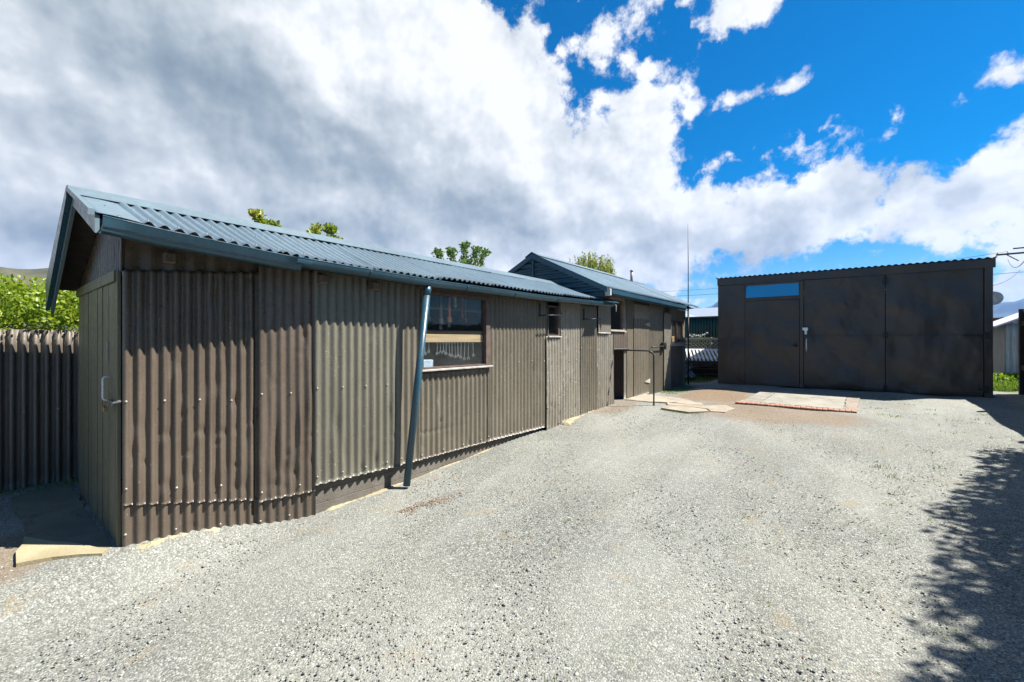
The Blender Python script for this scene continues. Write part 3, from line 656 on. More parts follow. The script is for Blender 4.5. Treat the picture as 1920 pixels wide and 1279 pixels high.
# barge boards on the near verge and the boarded soffit behind them
def board(a, b, h, y0, y1, mat, name, z=.0, taper=0):
    (xa, za), (xb, zb) = a, b
    mb = MB(); vs = []
    for y in (y0, y1):
        vs += [(xa, y, za-h), (xb, y, zb-h-taper), (xb, y, zb), (xa, y, za)]
    mb.add(vs, [(0, 1, 2, 3), (7, 6, 5, 4), (0, 4, 5, 1), (1, 5, 6, 2), (2, 6, 7, 3), (3, 7, 4, 0)]); return mb.build(name, mat, S1)
board((RX+.003, RZ-.01), (-3.36, 2.215), .10, .425, .445, M['bluelight'], 'barge_board', taper=.0)
board((-5.60, 2.0), (RX-.003, RZ-.01), .26, .425, .445, M['bluelight'], 'barge_board', taper=-.16)
board((-5.62, 2.025), (RX-.003, RZ+.02), .25, .395, .422, M['blue'], 'verge_trim', taper=-.17)
board((RX+.003, RZ+.016), (-3.34, 2.245), .035, .395, .422, M['bluelight'], 'verge_trim')
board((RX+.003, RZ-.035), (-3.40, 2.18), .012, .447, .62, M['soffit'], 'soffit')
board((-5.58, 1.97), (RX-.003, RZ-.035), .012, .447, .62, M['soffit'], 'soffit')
# fascia, rafters ends
f = MB()
for a in np.arange(.62, 6.9, .35): f.add([(-3.40, a, zg(a)+.03), (-3.40, a+.35, zg(a+.35)+.03), (-3.40, a+.35, zg(a+.35)+.10), (-3.40, a, zg(a)+.10), (-3.42, a, zg(a)+.03), (-3.42, a+.35, zg(a+.35)+.03), (-3.42, a+.35, zg(a+.35)+.10), (-3.42, a, zg(a)+.10)], [(0, 1, 2, 3), (7, 6, 5, 4), (0, 4, 5, 1), (2, 6, 7, 3)])
f.build('fascia', M['soffit'], S1)
blk = [(.80, -3.70), (1.80, -3.52), (2.30, -3.51)]
for (yy, xx) in blk: MB().bbox((xx-.03, yy, zg(yy)-.055), (xx+.05, yy+.07, zg(yy)+.02), .008).build('rafter_end', M['redbrown'], S1)
# gutter: square section near the corner, half round beyond
def gut(y0, y1, prof, name, n):
    mb = MB(); ys = [lerp(y0, y1, i/n) for i in range(n+1)]; m = len(prof); vs = []
    for yy in ys: vs += [(-3.33+px, yy, zg(yy)+pz) for px, pz in prof]
    mb.add(vs, [(i*m+k, i*m+k+1, (i+1)*m+k+1, (i+1)*m+k) for i in range(n) for k in range(m-1)], 0, True)
    e = len(mb.v)-len(vs); mb.f += [[e+k for k in range(m)], [e+n*m+k for k in range(m)][::-1]]; mb.mi += [0, 0]; mb.sm += [False]*2
    return mb.build(name, M['blue'], S1)
box_ = [(-.055, .105), (-.055, .012), (-.045, 0), (.035, -.004), (.043, .006), (.047, .03), (.057, .04), (.057, .098), (.062, .104), (.050, .104), (.045, .05), (-.045, .02)]
box_ = [(a-.02, b_*.85) for a, b_ in box_]
gut(.45, 1.56, box_, 'gutter', 8)
hr = [(.055*cos(a), .055-.0+.055*sin(a)) for a in [R(d) for d in range(175, 366, 10)]]
hr = hr+[(.062, .062), (.066, .055), (.060, .050)] if False else hr+[(.060, .063), (.058, .067), (.050, .064)]+[(.05*cos(a), .055+.05*sin(a)) for a in [R(d) for d in range(355, 180, -15)]]
hr = [(x, z+.025) for x, z in hr]
gut(1.52, 7.05, hr, 'gutter', 40)
for yy in (2.15, 3.35, 4.2, 5.2, 6.2): 
    b = MB(); b.tube([(-3.33+.0585*cos(R(d)), yy, zg(yy)+.08+.0585*sin(R(d))) for d in range(180, 361, 15)], .005, 6); b.build('gutter_bracket', M['blue'], S1)
# downpipe leaning out to the ground
dp = MB(); pts = [(-3.335, 2.835, zg(2.83)+.03), (-3.335, 2.822, 1.96), (-3.44, 2.655, .075)]
dp.tube([pts[0], pts[1]], .037, 16); dp.tube([pts[1], pts[2]], .035, 16); dp.build('downpipe', M['blue'], S1)
# workshop window
def window(parent, X, y0, y1, z0, z1, fr=.04, mat=None, sill=True, mull=(), matf=None, recess=.035, jamb=None):
    matf = matf or M['window_wood']; j = jamb or (fr, fr)
    f = MB(); f.box((X-.06, y0, z1-fr), (X+.012, y1, z1)); f.box((X-.06, y0, z0), (X+.010, y1, z0+.02)); f.box((X-.06, y0, z0+.02), (X+.008, y0+j[0], z1-fr)); f.box((X-.06, y1-j[1], z0+.02), (X+.008, y1, z1-fr))
    for m_ in mull: f.box((X-.05, m_-.012, z0+.02), (X, m_+.012, z1-fr))
    w = f.build('window', matf, parent)
    p = MB(); p.box((X-recess-.003, y0+j[0], z0+.02), (X-recess, y1-j[1], z1-fr)); p.build('pane', mat or M['glass'], w)
    if sill: s = MB(); s.bbox((X-.06, y0-.02, z0-.022), (X+.045, y1+.02, z0-.001), .004); s.build('sill', M['sill'], w)
    return w
window(S1, -3.525, 2.905, 3.99, 1.20, 2.035, .03, jamb=(.03, .075))
MB().box((-3.56, 2.88, 2.038), (-3.52, 4.0, 2.10)).build('window_head', M['window_wood'], S1)
MB().bbox((-3.60, 2.92, 1.485), (-3.575, 3.92, 1.575), .003).build('cross_rail', M['rail'], S1)
window(S1, -3.535, 5.285, 5.60, 1.575, 2.03, .02)
# angle brackets on the wall
for yy in (5.05, 6.35):
    b = MB(); b.box((-3.535, yy, 1.85), (-3.52, yy+.04, 2.04)); b.tube([(-3.52, yy+.02, 1.87), (-3.40, yy+.04, 1.865), (-3.36, yy+.10, 1.87), (-3.36, yy+.34, 1.88)], .008, 8)
    if yy < 6: b.tube([(-3.36, yy+.34, 1.88), (-3.37, yy+.36, 1.93), (-3.38, yy+.30, 1.99), (-3.5, yy+.16, 2.0)], .008, 8)
    b.build('pipe_bracket', M['dsteel'], S1)

# tools hanging inside the window (each lifts off its hook)
def spanner_mesh(L):
    mb = MB(); w = .007; mb.bbox((-w/2-.002, -.002, -L), (w/2+.002, .002, 0), .001)
    for zc, r in ((0, .015), (-L, .021)):
        n = 12; ring = []
        a0, a1 = (40, 320) if zc < 0 else (0, 360)
        for k in range(n+1):
            a = R(lerp(a0, a1, k/n)-90)
            ring.append((cos(a), sin(a)))
        vs = []
        for (c_, s_) in ring: vs += [(c_*r, -.003, zc+s_*r), (c_*r*.5, -.003, zc+s_*r*.5), (c_*r*.5, .003, zc+s_*r*.5), (c_*r, .003, zc+s_*r)]
        mb.add(vs, [(4*i+k, 4*i+(k+1) % 4, 4*i+4+(k+1) % 4, 4*i+4+k) for i in range(n) for k in range(4)]+[(0, 1, 2, 3), (4*n+3, 4*n+2, 4*n+1, 4*n)])
    return mb
sps = [(2.96, .10), (3.02, .11), (3.08, .09), (3.20, .115), (3.245, .105), (3.29, .10), (3.335, .12), (3.38, .135), (3.425, .15), (3.47, .16), (3.515, .15), (3.57, .17), (3.63, .19), (3.69, .185), (3.77, .15)]
for i, (yy, L) in enumerate(sps):
    o = spanner_mesh(L).build('spanner', M['steel']); o.location = (-3.605, yy, 1.475); o.rotation_euler = (random.uniform(-.05, .05), 0, pi/2+random.uniform(-.3, .3))
    tag(o, 'steel spanner hanging in a row below the pine rail inside the big window', 'spanner', 'spanners hanging in the window')
def pipe_wrench(y, c, lab, L=.34):
    t = thing('pipe_wrench', lab, 'wrench', (-3.72, y, 2.02)); t['local'] = 1
    m = plain('wrench_paint', c, .45)
    b = MB(); b.tube([(0, 0, 0), (0, 0, -L*.72)], [.011, .016], 10); b.bbox((-.015, -.03, -L*.86), (.015, .03, -L*.68), .006); b.build('handle', m, t)
    j = MB(); j.bbox((-.011, -.028, -L*1.02), (.011, .012, -L*.89), .004); j.build('jaw', M['dsteel'] if c[0] < .3 else plain('jaw_steel', (.3, .3, .28), .4, .7), t)
pipe_wrench(3.36, (.36, .24, .12), 'brown pipe wrench hanging in the big window left of the orange one', .38)
pipe_wrench(3.49, (.95, .30, .09), 'orange pipe wrench hanging head down inside the big window', .35)
def small_tool(name, y, z, c, lab, L, r=.008, head=.018):
    b = MB(); b.tube([(0, 0, 0), (0, 0, -L)], r, 8); b.tube([(0, 0, -L), (0, 0, -L-.03), (0, .012, -L-.05)], [head, head*.9, head*.4], 10); b.tube([(0, 0, .02), (0, 0, 0)], [r*1.6, r], 8)
    o = b.build(name, plain(name+'_paint', c, .45)); o.location = (-3.74, y, z); tag(o, lab, name.replace('_', ' '))
small_tool('mallet', 3.60, 2.01, (.55, .45, .05), 'yellow handled mallet hanging at the top right of the big window', .06, .016, .022)
small_tool('screwdriver', 3.72, 2.0, (.45, .06, .04), 'thin red screwdriver hanging near the right jamb of the big window', .17)
small_tool('chisel', 3.78, 2.0, (.35, .08, .05), 'dark red chisel hanging closest to the right jamb of the big window', .22)
small_tool('ring_spanner', 2.99, 2.02, (.5, .5, .48), 'grey ring spanner hanging at the top left of the big window', .13, .006, .018)
small_tool('hook', 3.10, 2.02, (.42, .42, .42), 'short grey hook hanging second from the left at the top of the big window', .07, .006, .02)
small_tool('tin_snips', 3.20, 2.0, (.40, .36, .38), 'long thin grey tin snips hanging left of the brown pipe wrench', .22, .006, .012)
b = MB(); b.bbox((-3.80, 2.95, 1.19), (-3.60, 3.14, 1.295), .006); o = b.build('storage_box', plain('pale_plastic', (.45, .52, .62), .4)); tag(o, 'pale blue box on the sill inside the big window', 'box')
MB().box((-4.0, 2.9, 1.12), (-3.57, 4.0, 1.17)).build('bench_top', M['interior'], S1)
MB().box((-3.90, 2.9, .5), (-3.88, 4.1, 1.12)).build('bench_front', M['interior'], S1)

# ------------------------------------------------------------------ second shed
S2 = thing('corrugated_shed', 'taller patched brown shed with steep blue gable joined behind the long low one', 'shed', (-4.7, 9.3, .3))
wall_sheet('wall_sheet', -3.50, 6.84, -3.50, 7.32, (1.64, 1.64), (2.16, 2.16), M['patch'], S2, nd=8, nv=20, seg=7, label='short overlapping patch of iron lit by the sun')
wall_sheet('wall_sheet', -3.53, 6.84, -3.53, 7.53, (.20, .22), (1.70, 1.66), M['patch'], S2, nd=40, nv=50, seg=7, wob=.006)
wall_sheet('wall_sheet', -3.52, 7.50, -3.52, 8.12, (1.345, 1.345), (1.68, 1.68), M['redbrown'], S2, nd=8, nv=20, seg=7)
wall_sheet('recess_sheet', -4.25, 7.2, -4.25, 8.3, (.15, .15), (1.6, 1.6), M['redbrown'], S2, nd=8, nv=8, seg=7)
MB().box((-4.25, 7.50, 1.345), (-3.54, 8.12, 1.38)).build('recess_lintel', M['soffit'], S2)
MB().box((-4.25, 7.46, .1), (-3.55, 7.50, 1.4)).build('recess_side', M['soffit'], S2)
MB().box((-4.25, 8.14, .1), (-3.58, 8.18, 1.4)).build('recess_side', M['redbrown'], S2)
wall_sheet('wall_sheet', -3.54, 8.0, -3.54, 8.15, (.29, .30), (2.4, 2.4), M['patch'], S2, nv=10, seg=7)
window(S2, -3.53, 7.34, 8.0, 1.70, 2.34, .045, matf=plain('pale_window_wood', (.28, .22, .19), .6))
MB().bbox((-3.53, 7.49, 1.325), (-3.49, 8.13, 1.35), .004).build('recess_edge_batten', M['dsteel'], S2)
# boards and door
MB().bbox((-3.57, 8.13, .30), (-3.525, 8.44, 2.36), .004).build('door_jamb', M['khaki'], S2)
d2 = wall_sheet('door', -3.515, 8.445, -3.515, 9.30, (.325, .345), (2.27, 2.27), M['khaki'], S2, pitch=.088, amp=.005, nd=6, nv=24, seg=9, prof='trap')
MB().box((-3.54, 8.44, 1.97), (-3.505, 9.30, 2.27)).build('door_top_panel', M['patch'], S2)
for z in (.62, 1.86):
    h = MB(); h.add([(-3.502, 9.30, z-.05), (-3.502, 9.30, z+.05), (-3.502, 9.02, z+.008), (-3.502, 9.02, z-.008), (-3.495, 9.30, z-.05), (-3.495, 9.30, z+.05), (-3.495, 9.02, z+.008), (-3.495, 9.02, z-.008)], [(0, 1, 2, 3), (7, 6, 5, 4), (0, 4, 5, 1), (1, 5, 6, 2), (2, 6, 7, 3), (3, 7, 4, 0)]); h.build('hinge', M['sill'], d2)
wall_sheet('wall_sheet', -3.53, 9.32, -3.53, 10.26, (.25, .24), (2.36, 2.36), M['khaki'], S2, nd=12, nv=30, seg=7)
wall_sheet('wall_sheet', -3.50, 10.2, -3.50, 10.68, (.22, .22), (2.2, 2.2), M['patch'], S2, nd=14, nv=30, seg=7)
wall_sheet('wall_sheet', -3.525, 10.62, -3.525, 11.95, (2.05, 2.05), (2.36, 2.36), M['khaki'], S2, nv=8, seg=6)
wall_sheet('wall_sheet', -3.525, 11.68, -3.525, 11.95, (.22, .22), (2.06, 2.06), M['patch'], S2, nv=20, seg=6, nd=5)
wall_sheet('wall_sheet', -3.525, 10.66, -3.525, 11.70, (.22, .22), (1.42, 1.42), M['redbrown'], S2, nv=20, seg=6, nd=10)
window(S2, -3.505, 10.70, 11.67, 1.46, 2.07, .05, mull=(11.18,), matf=M['window_wood'])
MB().bbox((-3.50, 10.68, 1.37), (-3.47, 11.70, 1.435), .004).build('sill_board', M['sill'], S2)
MB().box((-3.60, 7.0, 2.20), (-3.565, 11.9, 2.44)).build('top_plate', M['redbrown'], S2)
MB().add([(-6.1, 11.9, 2.36), (-3.3, 11.9, 2.36), (-4.74, 11.9, 3.10), (-6.1, 11.94, 2.36), (-3.3, 11.94, 2.36), (-4.74, 11.94, 3.10)], [(0, 1, 2), (5, 4, 3), (0, 3, 4, 1), (1, 4, 5, 2), (2, 5, 3, 0)]).build('end_gable', M['blue'], S2)
MB().box((-6.0, 11.90, .2), (-3.56, 11.95, 2.36)).build('end_wall', M['redbrown'], S2)
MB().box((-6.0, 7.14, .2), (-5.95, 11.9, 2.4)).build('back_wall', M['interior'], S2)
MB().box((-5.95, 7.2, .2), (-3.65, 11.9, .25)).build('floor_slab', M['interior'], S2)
MB().bbox((-3.85, 10.85, 1.35), (-3.62, 11.35, 1.62), .01).build('cardboard_stack', plain('cardboard', (.45, .26, .10), .8), None)
tag(bpy.data.objects['cardboard_stack'], 'orange brown cardboard box on the ledge inside the two pane window', 'box'); bpy.data.objects['cardboard_stack'].name = 'cardboard_box'
R2X, R2Z = -4.74, 3.15
def slope2(x0, z0, x1, z1, y0, y1):
    def P(u, t): return Vector((lerp(x0, x1, t), y0+u, lerp(z0, z1, t)-.01*sin(pi*t)))
    return P
y = 6.58; k = 0
while y < 11.95:
    y1 = min(12.0, y+.78)
    corr('roof_sheet', slope2(-3.22, 2.405+.003*random.random(), R2X, R2Z, y, y1+.04), (.44, 0, .9), y1+.04-y, .0762, .0125, M['roof'], S2, nv=10, seg=6, nr=.007, nm=M['bluelight'], ph=random.uniform(0, 6), nails=[(u, t) for t in (.06, .5, .92) for u in np.arange(.05, .8, .152)], dents=[(random.uniform(0, .8), random.random(), .06, .04, -.006) for _ in range(4)])
    y = y1
corr('roof_sheet', slope2(-6.26, 2.405, R2X, R2Z, 6.58, 12), (-.44, 0, .9), 5.42, .0762, .0095, M['roof'], S2, nv=4, seg=6)
rc = MB()
ring = [(-.16, -.07), (0, .015), (.16, -.07), (.16, -.074), (0, .011), (-.16, -.074)]
rc.add([(R2X+a, yy, R2Z+.02+b) for yy in (6.55, 10.6) for a, b in ring], [(i, (i+1) % 6, 6+(i+1) % 6, 6+i) for i in range(6)]+[(5, 4, 3, 2, 1, 0), (6, 7, 8, 9, 10, 11)]); rc.build('ridge_cap', M['bluelight'], S2)
# blue gable clad with iron laid level
def gable2(x0, x1):
    def P(u, t):
        z = 1.95+u; x = lerp(x0, x1, t)
        zmax = R2Z-.02-abs(x-R2X)*(R2Z-2.405)/1.52
        zmin = interp(x, [-5.7, -4.25, -3.345], [1.96, 2.52, 2.19])
        return Vector((x, 6.62, max(min(z, zmax), min(zmin, zmax-.01))))
    return P
corr('gable_cladding', gable2(R2X+.01, -3.30), (0, -1, 0), 1.17, .098, .016, M['blue'], S2, nv=40, seg=10, dents=[(random.uniform(0, 1.1), random.random(), .05, .05, -.012) for _ in range(12)])
corr('gable_cladding', gable2(-6.15, R2X-.01), (0, -1, 0), 1.17, .098, .016, M['blue'], S2, nv=40, seg=10)
MB().bbox((R2X-.02, 6.585, 2.4), (R2X+.02, 6.60, 3.12), .004).build('gable_joint_strip', M['blue'], S2)
for s in (1, -1):
    m_ = MB(); x1 = R2X+s*1.54
    a = Vector((R2X, 0, R2Z+.012)); b_ = Vector((x1, 0, 2.405))
    m_.add([(a.x, 6.57, a.z-.10), (b_.x, 6.57, b_.z-.09), (b_.x, 6.57, b_.z), (a.x, 6.57, a.z), (a.x, 6.60, a.z-.10), (b_.x, 6.60, b_.z-.09), (b_.x, 6.60, b_.z), (a.x, 6.60, a.z)], [(0, 1, 2, 3), (7, 6, 5, 4), (0, 4, 5, 1), (1, 5, 6, 2), (2, 6, 7, 3), (3, 7, 4, 0)])
    m_.build('barge_board', M['blue'], S2)
# small cover strip where the roofs meet
m_ = MB(); m_.add([(-3.62, 6.55, 2.24), (-3.18, 6.60, 2.16), (-3.18, 7.0, 2.17), (-3.62, 7.0, 2.32), (-3.62, 6.55, 2.23), (-3.18, 6.60, 2.15), (-3.18, 7.0, 2.16), (-3.62, 7.0, 2.31)], [(0, 1, 2, 3), (7, 6, 5, 4), (0, 4, 5, 1), (1, 5, 6, 2), (2, 6, 7, 3), (3, 7, 4, 0)]); m_.build('flashing', M['blue'], S2)
g = MB(); prof = [(-.05, .09), (-.05, 0), (.03, -.005), (.05, .02), (.055, .09), (.045, .09), (.04, .02), (-.04, .01)]; m = len(prof)
vs = [(-3.235+a, yy, 2.29+b-.004*(yy-6.6)) for yy in (6.72, 10.9) for a, b in prof]
g.add(vs, [(k, (k+1) % m, m+(k+1) % m, m+k) for k in range(m)]+[list(range(m))[::-1], list(range(m, 2*m))]); g.build('gutter', M['blue'], S2)
MB().bbox((-3.30, 6.68, 2.27), (-3.19, 6.715, 2.385), .004).build('gutter_stop_end', M['white'], S2)
o = MB().tube([(-3.28, 7.06, 2.14), (-3.28, 7.09, 2.13), (-3.28, 7.10, 2.02)], .009, 8).build('overflow_pipe', M['white'], S1)
o = MB().tube([(-3.5, 11.3, 2.32), (-3.45, 11.4, 2.29), (-3.35, 11.5, 2.30), (-3.3, 11.55, 2.34)], .012, 8).build('cable_loop', M['white'], S2)
v_ = MB(); v_.tube([(-4.6, 10.9, 3.0), (-4.6, 10.9, 3.36)], .035, 12); v_.tube([(-4.6, 10.9, 3.36), (-4.6, 10.9, 3.40)], [.05, .02], 12); v_.build('flue', plain('grey_flue', (.25, .25, .25), .5), S2)
sbx = MB(); sbx.bbox((-3.51, 10.02, 1.30), (-3.44, 10.20, 1.47), .006); sbx.bbox((-3.437, 10.06, 1.34), (-3.42, 10.16, 1.43), .003); sbx.build('switch_box', M['dsteel'], S2)

# bent pipe barrier
P3 = thing('pipe_rail', 'thin dark bent pipe rail standing on the gravel beside the plank door', 'rail', (-2.83, 7.71, .33))
pts = [(-2.83, 7.71, .25), (-2.83, 7.71, 1.22)]+[(-2.83-.10*(1-cos(a)), 7.71-.03*(1-cos(a)), 1.22+.10*sin(a)) for a in [R(d) for d in (22, 45, 68, 90)]]+[(-3.17, 7.62, 1.325), (-3.50, 7.54, 1.33)]
MB().tube(pts, .014, 12).build('post', M['dsteel'], P3)
MB().bbox((-2.85, 7.69, .31), (-2.81, 7.73, .335), .003).build('foot', M['dsteel'], P3)
MB().tube([(-3.50, 9.35, 1.36), (-3.46, 9.37, 1.36), (-3.45, 10.05, 1.38)], .014, 8).build('latch_bar', M['dsteel'], S2)

# whip aerial
A1 = thing('whip_aerial', 'tall thin black whip aerial rising at the far corner of the patched shed', 'aerial', (-3.46, 11.98, .3))
MB().tube([(-3.46, 11.98, .3), (-3.46, 11.98, 2.5)], .022, 10).build('mast', M['dsteel'], A1)
MB().tube([(-3.46, 11.98, 2.5), (-3.46, 11.98, 3.6), (-3.47, 11.98, 4.66)], [.013, .010, .004], 8).build('whip', M['dsteel'], A1)

# ------------------------------------------------------------------ garage
G = thing('garage', 'flat fronted black brown sheet metal garage with mono pitch corrugated roof', 'garage', (-.3, 13.5, .46))
GY = 11.47
def panel(name, x0, x1, z0, z1, y=GY, sag=0.0, label=None, wave=.010, parent=G, seed=0, thick=.03, curl=False):
    nx, nz = max(4, int((x1-x0)/.05)), max(4, int((z1-z0)/.05)); vs = []
    for i in range(nx+1):
        for j in range(nz+1):
            x = lerp(x0, x1, i/nx); z = lerp(z0, z1, j/nz); e = min(1, min(i, nx-i, j, nz-j)/3)
            w = wave*e*(sin(x*4.3+seed+1.5*sin(z*2.9+seed))*sin(z*3.7+x*1.9+seed*2)+.6*sin(x*9+z*4+seed)*sin(z*7.3-x*3))
            zz = z-sag*(1-j/nz)*math.sin(pi*i/nx)
            if curl and j == 0: w -= .02*abs(sin(i*.9))
            vs.append((x, y-.012-w, zz))
    b = len(vs); fs = [(i*(nz+1)+j, (i+1)*(nz+1)+j, (i+1)*(nz+1)+j+1, i*(nz+1)+j+1) for i in range(nx) for j in range(nz)]
    mb = MB(); mb.add(vs, fs, 0, True)
    cs = [(x0, y-.012, z0), (x1, y-.012, z0), (x1, y-.012, z1), (x0, y-.012, z1)]
    mb.add([(a, y-.005 if True else 0, c) for a, _, c in cs]+[(a, y+thick, c) for a, _, c in cs], [(0, 4, 5, 1), (1, 5, 6, 2), (2, 6, 7, 3), (3, 7, 4, 0), (4, 7, 6, 5)])
    o = mb.build(name, M['black'], parent)
    if label: o['label'] = label
    return o
panel('side_panel', -2.58, -2.008, .455, 2.86, seed=1)
gd = panel('personnel_door', -2.0, -.925, .475, 2.44, seed=2, wave=.012)
bd1 = panel('garage_door', -.838, .518, .475, 2.845, seed=3, wave=.016, curl=True)
bd2 = panel('garage_door', .53, 1.872, .475, 2.845, seed=5.5, wave=.018, curl=True)
MB().bbox((-2.02, GY-.03, 2.445), (-.90, GY+.02, 2.50), .004).build('transom_rail', M['black'], G)
MB().bbox((-.915, GY-.045, .46), (-.845, GY+.03, 2.845), .005).build('door_post', M['black'], G)
MB().bbox((1.885, GY-.035, .43), (1.985, GY+.03, 2.845), .006).build('corner_post', M['black'], G)
# fascia falls slightly: higher on the left
fz = lambda x: interp(x, [-2.6, 2.02], [3.03, 2.99])
m_ = MB(); m_.add([(-2.61, GY-.04, fz(-2.6)-.16), (2.02, GY-.04, fz(2.02)-.16), (2.02, GY-.04, fz(2.02)), (-2.61, GY-.04, fz(-2.6)), (-2.61, GY+.02, fz(-2.6)-.16), (2.02, GY+.02, fz(2.02)-.16), (2.02, GY+.02, fz(2.02)), (-2.61, GY+.02, fz(-2.6))], [(0, 1, 2, 3), (7, 6, 5, 4), (0, 4, 5, 1), (1, 5, 6, 2), (2, 6, 7, 3), (3, 7, 4, 0)]); m_.build('fascia', M['black'], G)
tw = MB(); tw.box((-2.0, GY-.02, 2.50), (-.92, GY+.02, 2.525)); tw.box((-2.0, GY-.02, 2.815), (-.92, GY+.02, 2.858)); tw.box((-2.0, GY-.02, 2.525), (-1.985, GY+.02, 2.815)); tw.box((-.935, GY-.02, 2.525), (-.92, GY+.02, 2.815))
w = tw.build('window', M['black'], G)
mg, T, b, P = bsdf('sky_reflecting_glass'); b.inputs['Base Color'].default_value = (.03, .05, .07, 1); b.inputs['Roughness'].default_value = .03; b.inputs['Specular IOR Level'].default_value = 1.0; b.inputs['IOR'].default_value = 2.6; b.inputs['Coat Weight'].default_value = 1
bump(T, b, T.noise(P, 1.3, 2), .08, .03)
MB().add([(-1.985, GY-.022, 2.525), (-.935, GY-.022, 2.525), (-.935, GY+.015, 2.815), (-1.985, GY+.015, 2.815), (-1.985, GY-.018, 2.525), (-.935, GY-.018, 2.525), (-.935, GY+.019, 2.815), (-1.985, GY+.019, 2.815)], [(0, 1, 2, 3), (7, 6, 5, 4), (0, 4, 5, 1), (1, 5, 6, 2), (2, 6, 7, 3), (3, 7, 4, 0)]).build('pane', mg, w)
for a, b_, nm in (((-2.61, GY+.03, .4), (-2.56, 16.5, 2.985), 'side_wall'), ((1.95, GY+.03, .4), (2.0, 16.5, 2.985), 'side_wall'), ((-2.56, 16.45, .4), (1.95, 16.5, 2.985), 'rear_wall')): MB().box(a, b_).build(nm, M['black'], G)
def PG(u, t): return Vector((-2.64+u, lerp(GY-.07, 16.55, t), fz(-2.64+u)+.018-.02*t))
corr('roof', PG, (0, 0, 1), 4.68, .0762*1.35, .011, M['blue'], G, nv=3, seg=8)
hh = MB(); hh.tube([(-.79, GY-.03, 1.28), (-.79, GY-.07, 1.30), (-.79, GY-.075, 1.37), (-.79, GY-.075, 1.46), (-.79, GY-.07, 1.53), (-.79, GY-.03, 1.55)], .012, 8); hh.build('handle', M['white'], bd1)
hh = MB(); hh.bbox((-.865, GY-.06, 1.73), (-.76, GY-.03, 1.80), .006); hh.tube([(-.80, GY-.075, 1.74), (-.80, GY-.045, 1.74)], .035, 12); hh.bbox((-.83, GY-.075, 1.64), (-.775, GY-.045, 1.71), .008); hh.build('padlock', M['steel'], bd1)
hh = MB(); hh.tube([(-.98, GY-.02, 1.40), (-.98, GY-.06, 1.40), (-.99, GY-.065, 1.40), (-1.06, GY-.065, 1.40)], .012, 8); hh.bbox((-1.0, GY-.028, 1.36), (-.96, GY-.018, 1.45), .003); hh.build('handle', M['dsteel'], gd)
for z in (1.62, .55, 2.72):
    hh = MB(); hh.bbox((.49, GY-.04, z-.06), (.518, GY-.022, z+.06), .003); hh.bbox((.53, GY-.04, z-.06), (.56, GY-.022, z+.06), .003); hh.tube([(.524, GY-.04, z-.065), (.524, GY-.04, z+.065)], .008, 8); hh.build('hinge', M['dsteel'], bd1)
for z in (1.60, .62):
    hh = MB(); hh.bbox((1.60 if z > 1 else 1.80, GY-.05, z-.012), (1.88, GY-.032, z+.012), .003); hh.bbox((1.87, GY-.055, z-.06), (1.93, GY-.036, z+.06), .003); hh.build('hinge', M['dsteel'], bd2)
seam = MB(); seam.box((-.83, GY-.030, 1.615), (1.87, GY-.018, 1.619)); seam.build('sheet_seam', M['dsteel'], bd1)
# satellite dish beyond the garage's right wall
D = thing('satellite_dish', 'small pale grey satellite dish poking out past the right wall of the garage', 'satellite dish', (2.0, 13.2, 2.4))
b = MB(); rows = 6; seg = 20; vs = []
c0 = Vector((2.26, 13.0, 2.37)); nrm = Vector((-.25, -1, .25)).normalized(); ua = nrm.orthogonal().normalized(); ub = nrm.cross(ua)
for i in range(rows+1):
    r = .145*i/rows
    for k in range(seg): vs.append(c0+(ua*cos(2*pi*k/seg)+ub*sin(2*pi*k/seg))*r+nrm*(r*r*1.1))
fs = [(i*seg+k, i*seg+(k+1) % seg, (i+1)*seg+(k+1) % seg, (i+1)*seg+k) for i in range(rows) for k in range(seg)]
b.add(vs, fs, 0, True); b.add([v-nrm*.008 for v in vs], [f[::-1] for f in fs], 0, True); b.build('reflector', plain('dish_grey', (.75, .80, .78), .5), D)
MB().tube([c0-nrm*.01, c0-nrm*.10, Vector((2.0, 13.25, 2.2))], .015, 8).build('bracket', M['dsteel'], D)

# ------------------------------------------------------------------ paving
def gtop(d): return lambda x, y: gz(x, y)+d
def slab(name, poly, mat, h, label, cat='paving', sub=3, kind='structure'):
    # subdivide the outline a little so edges are chipped
    pl = []
    for (a, b) in zip(poly, poly[1:]+poly[:1]):
        n = max(1, int(math.dist(a, b)/.12))
        for i in range(n):
            t = i/n; pl.append((lerp(a[0], b[0], t)+(random.uniform(-1, 1)*.014 if i else random.uniform(-1, 1)*.004), lerp(a[1], b[1], t)+(random.uniform(-1, 1)*.014 if i else random.uniform(-1, 1)*.004)))
    m_ = MB(); m_.prism(pl, gtop(-.05), gtop(h)); o = m_.build(name, mat); tag(o, label, cat); 
    if kind: o['kind'] = kind; 
    return o
slab('concrete_pad', [(-1.30, 8.83), (-.12, 8.80), (-.08, 10.40), (-1.22, 10.42)], M['concrete'], .022, 'pale cracked concrete pad in front of the garage door', 'concrete pad')
mp = concrete_mat('grey_paver', (.24, .22, .18), (.32, .29, .24)); mp2 = concrete_mat('tan_paver', (.25, .20, .155), (.30, .245, .19))
slab('paver_strip', [(-1.62, 8.80), (-1.31, 8.80), (-1.23, 10.45), (-1.50, 10.45)], mp, .020, 'dark grey paver strip along the left side of the concrete pad', 'paving')
slab('paver_strip', [(-.11, 8.78), (.06, 8.78), (.11, 10.42), (-.07, 10.42)], mp2, .020, 'tan paver strip along the right side of the concrete pad', 'paving')
bm = MB(); x = -1.66; i = 0
while x < .05:
    j = random.uniform(-.006, .006); z = gz(x, 8.7)
    bm.bbox((x, 8.60+j, z-.04), (x+.068, 8.785+j, z+.026+random.uniform(0, .006)), .006); x += .075
mbk, T, b, P = bsdf('red_brick'); g = T.add('ShaderNodeNewGeometry')
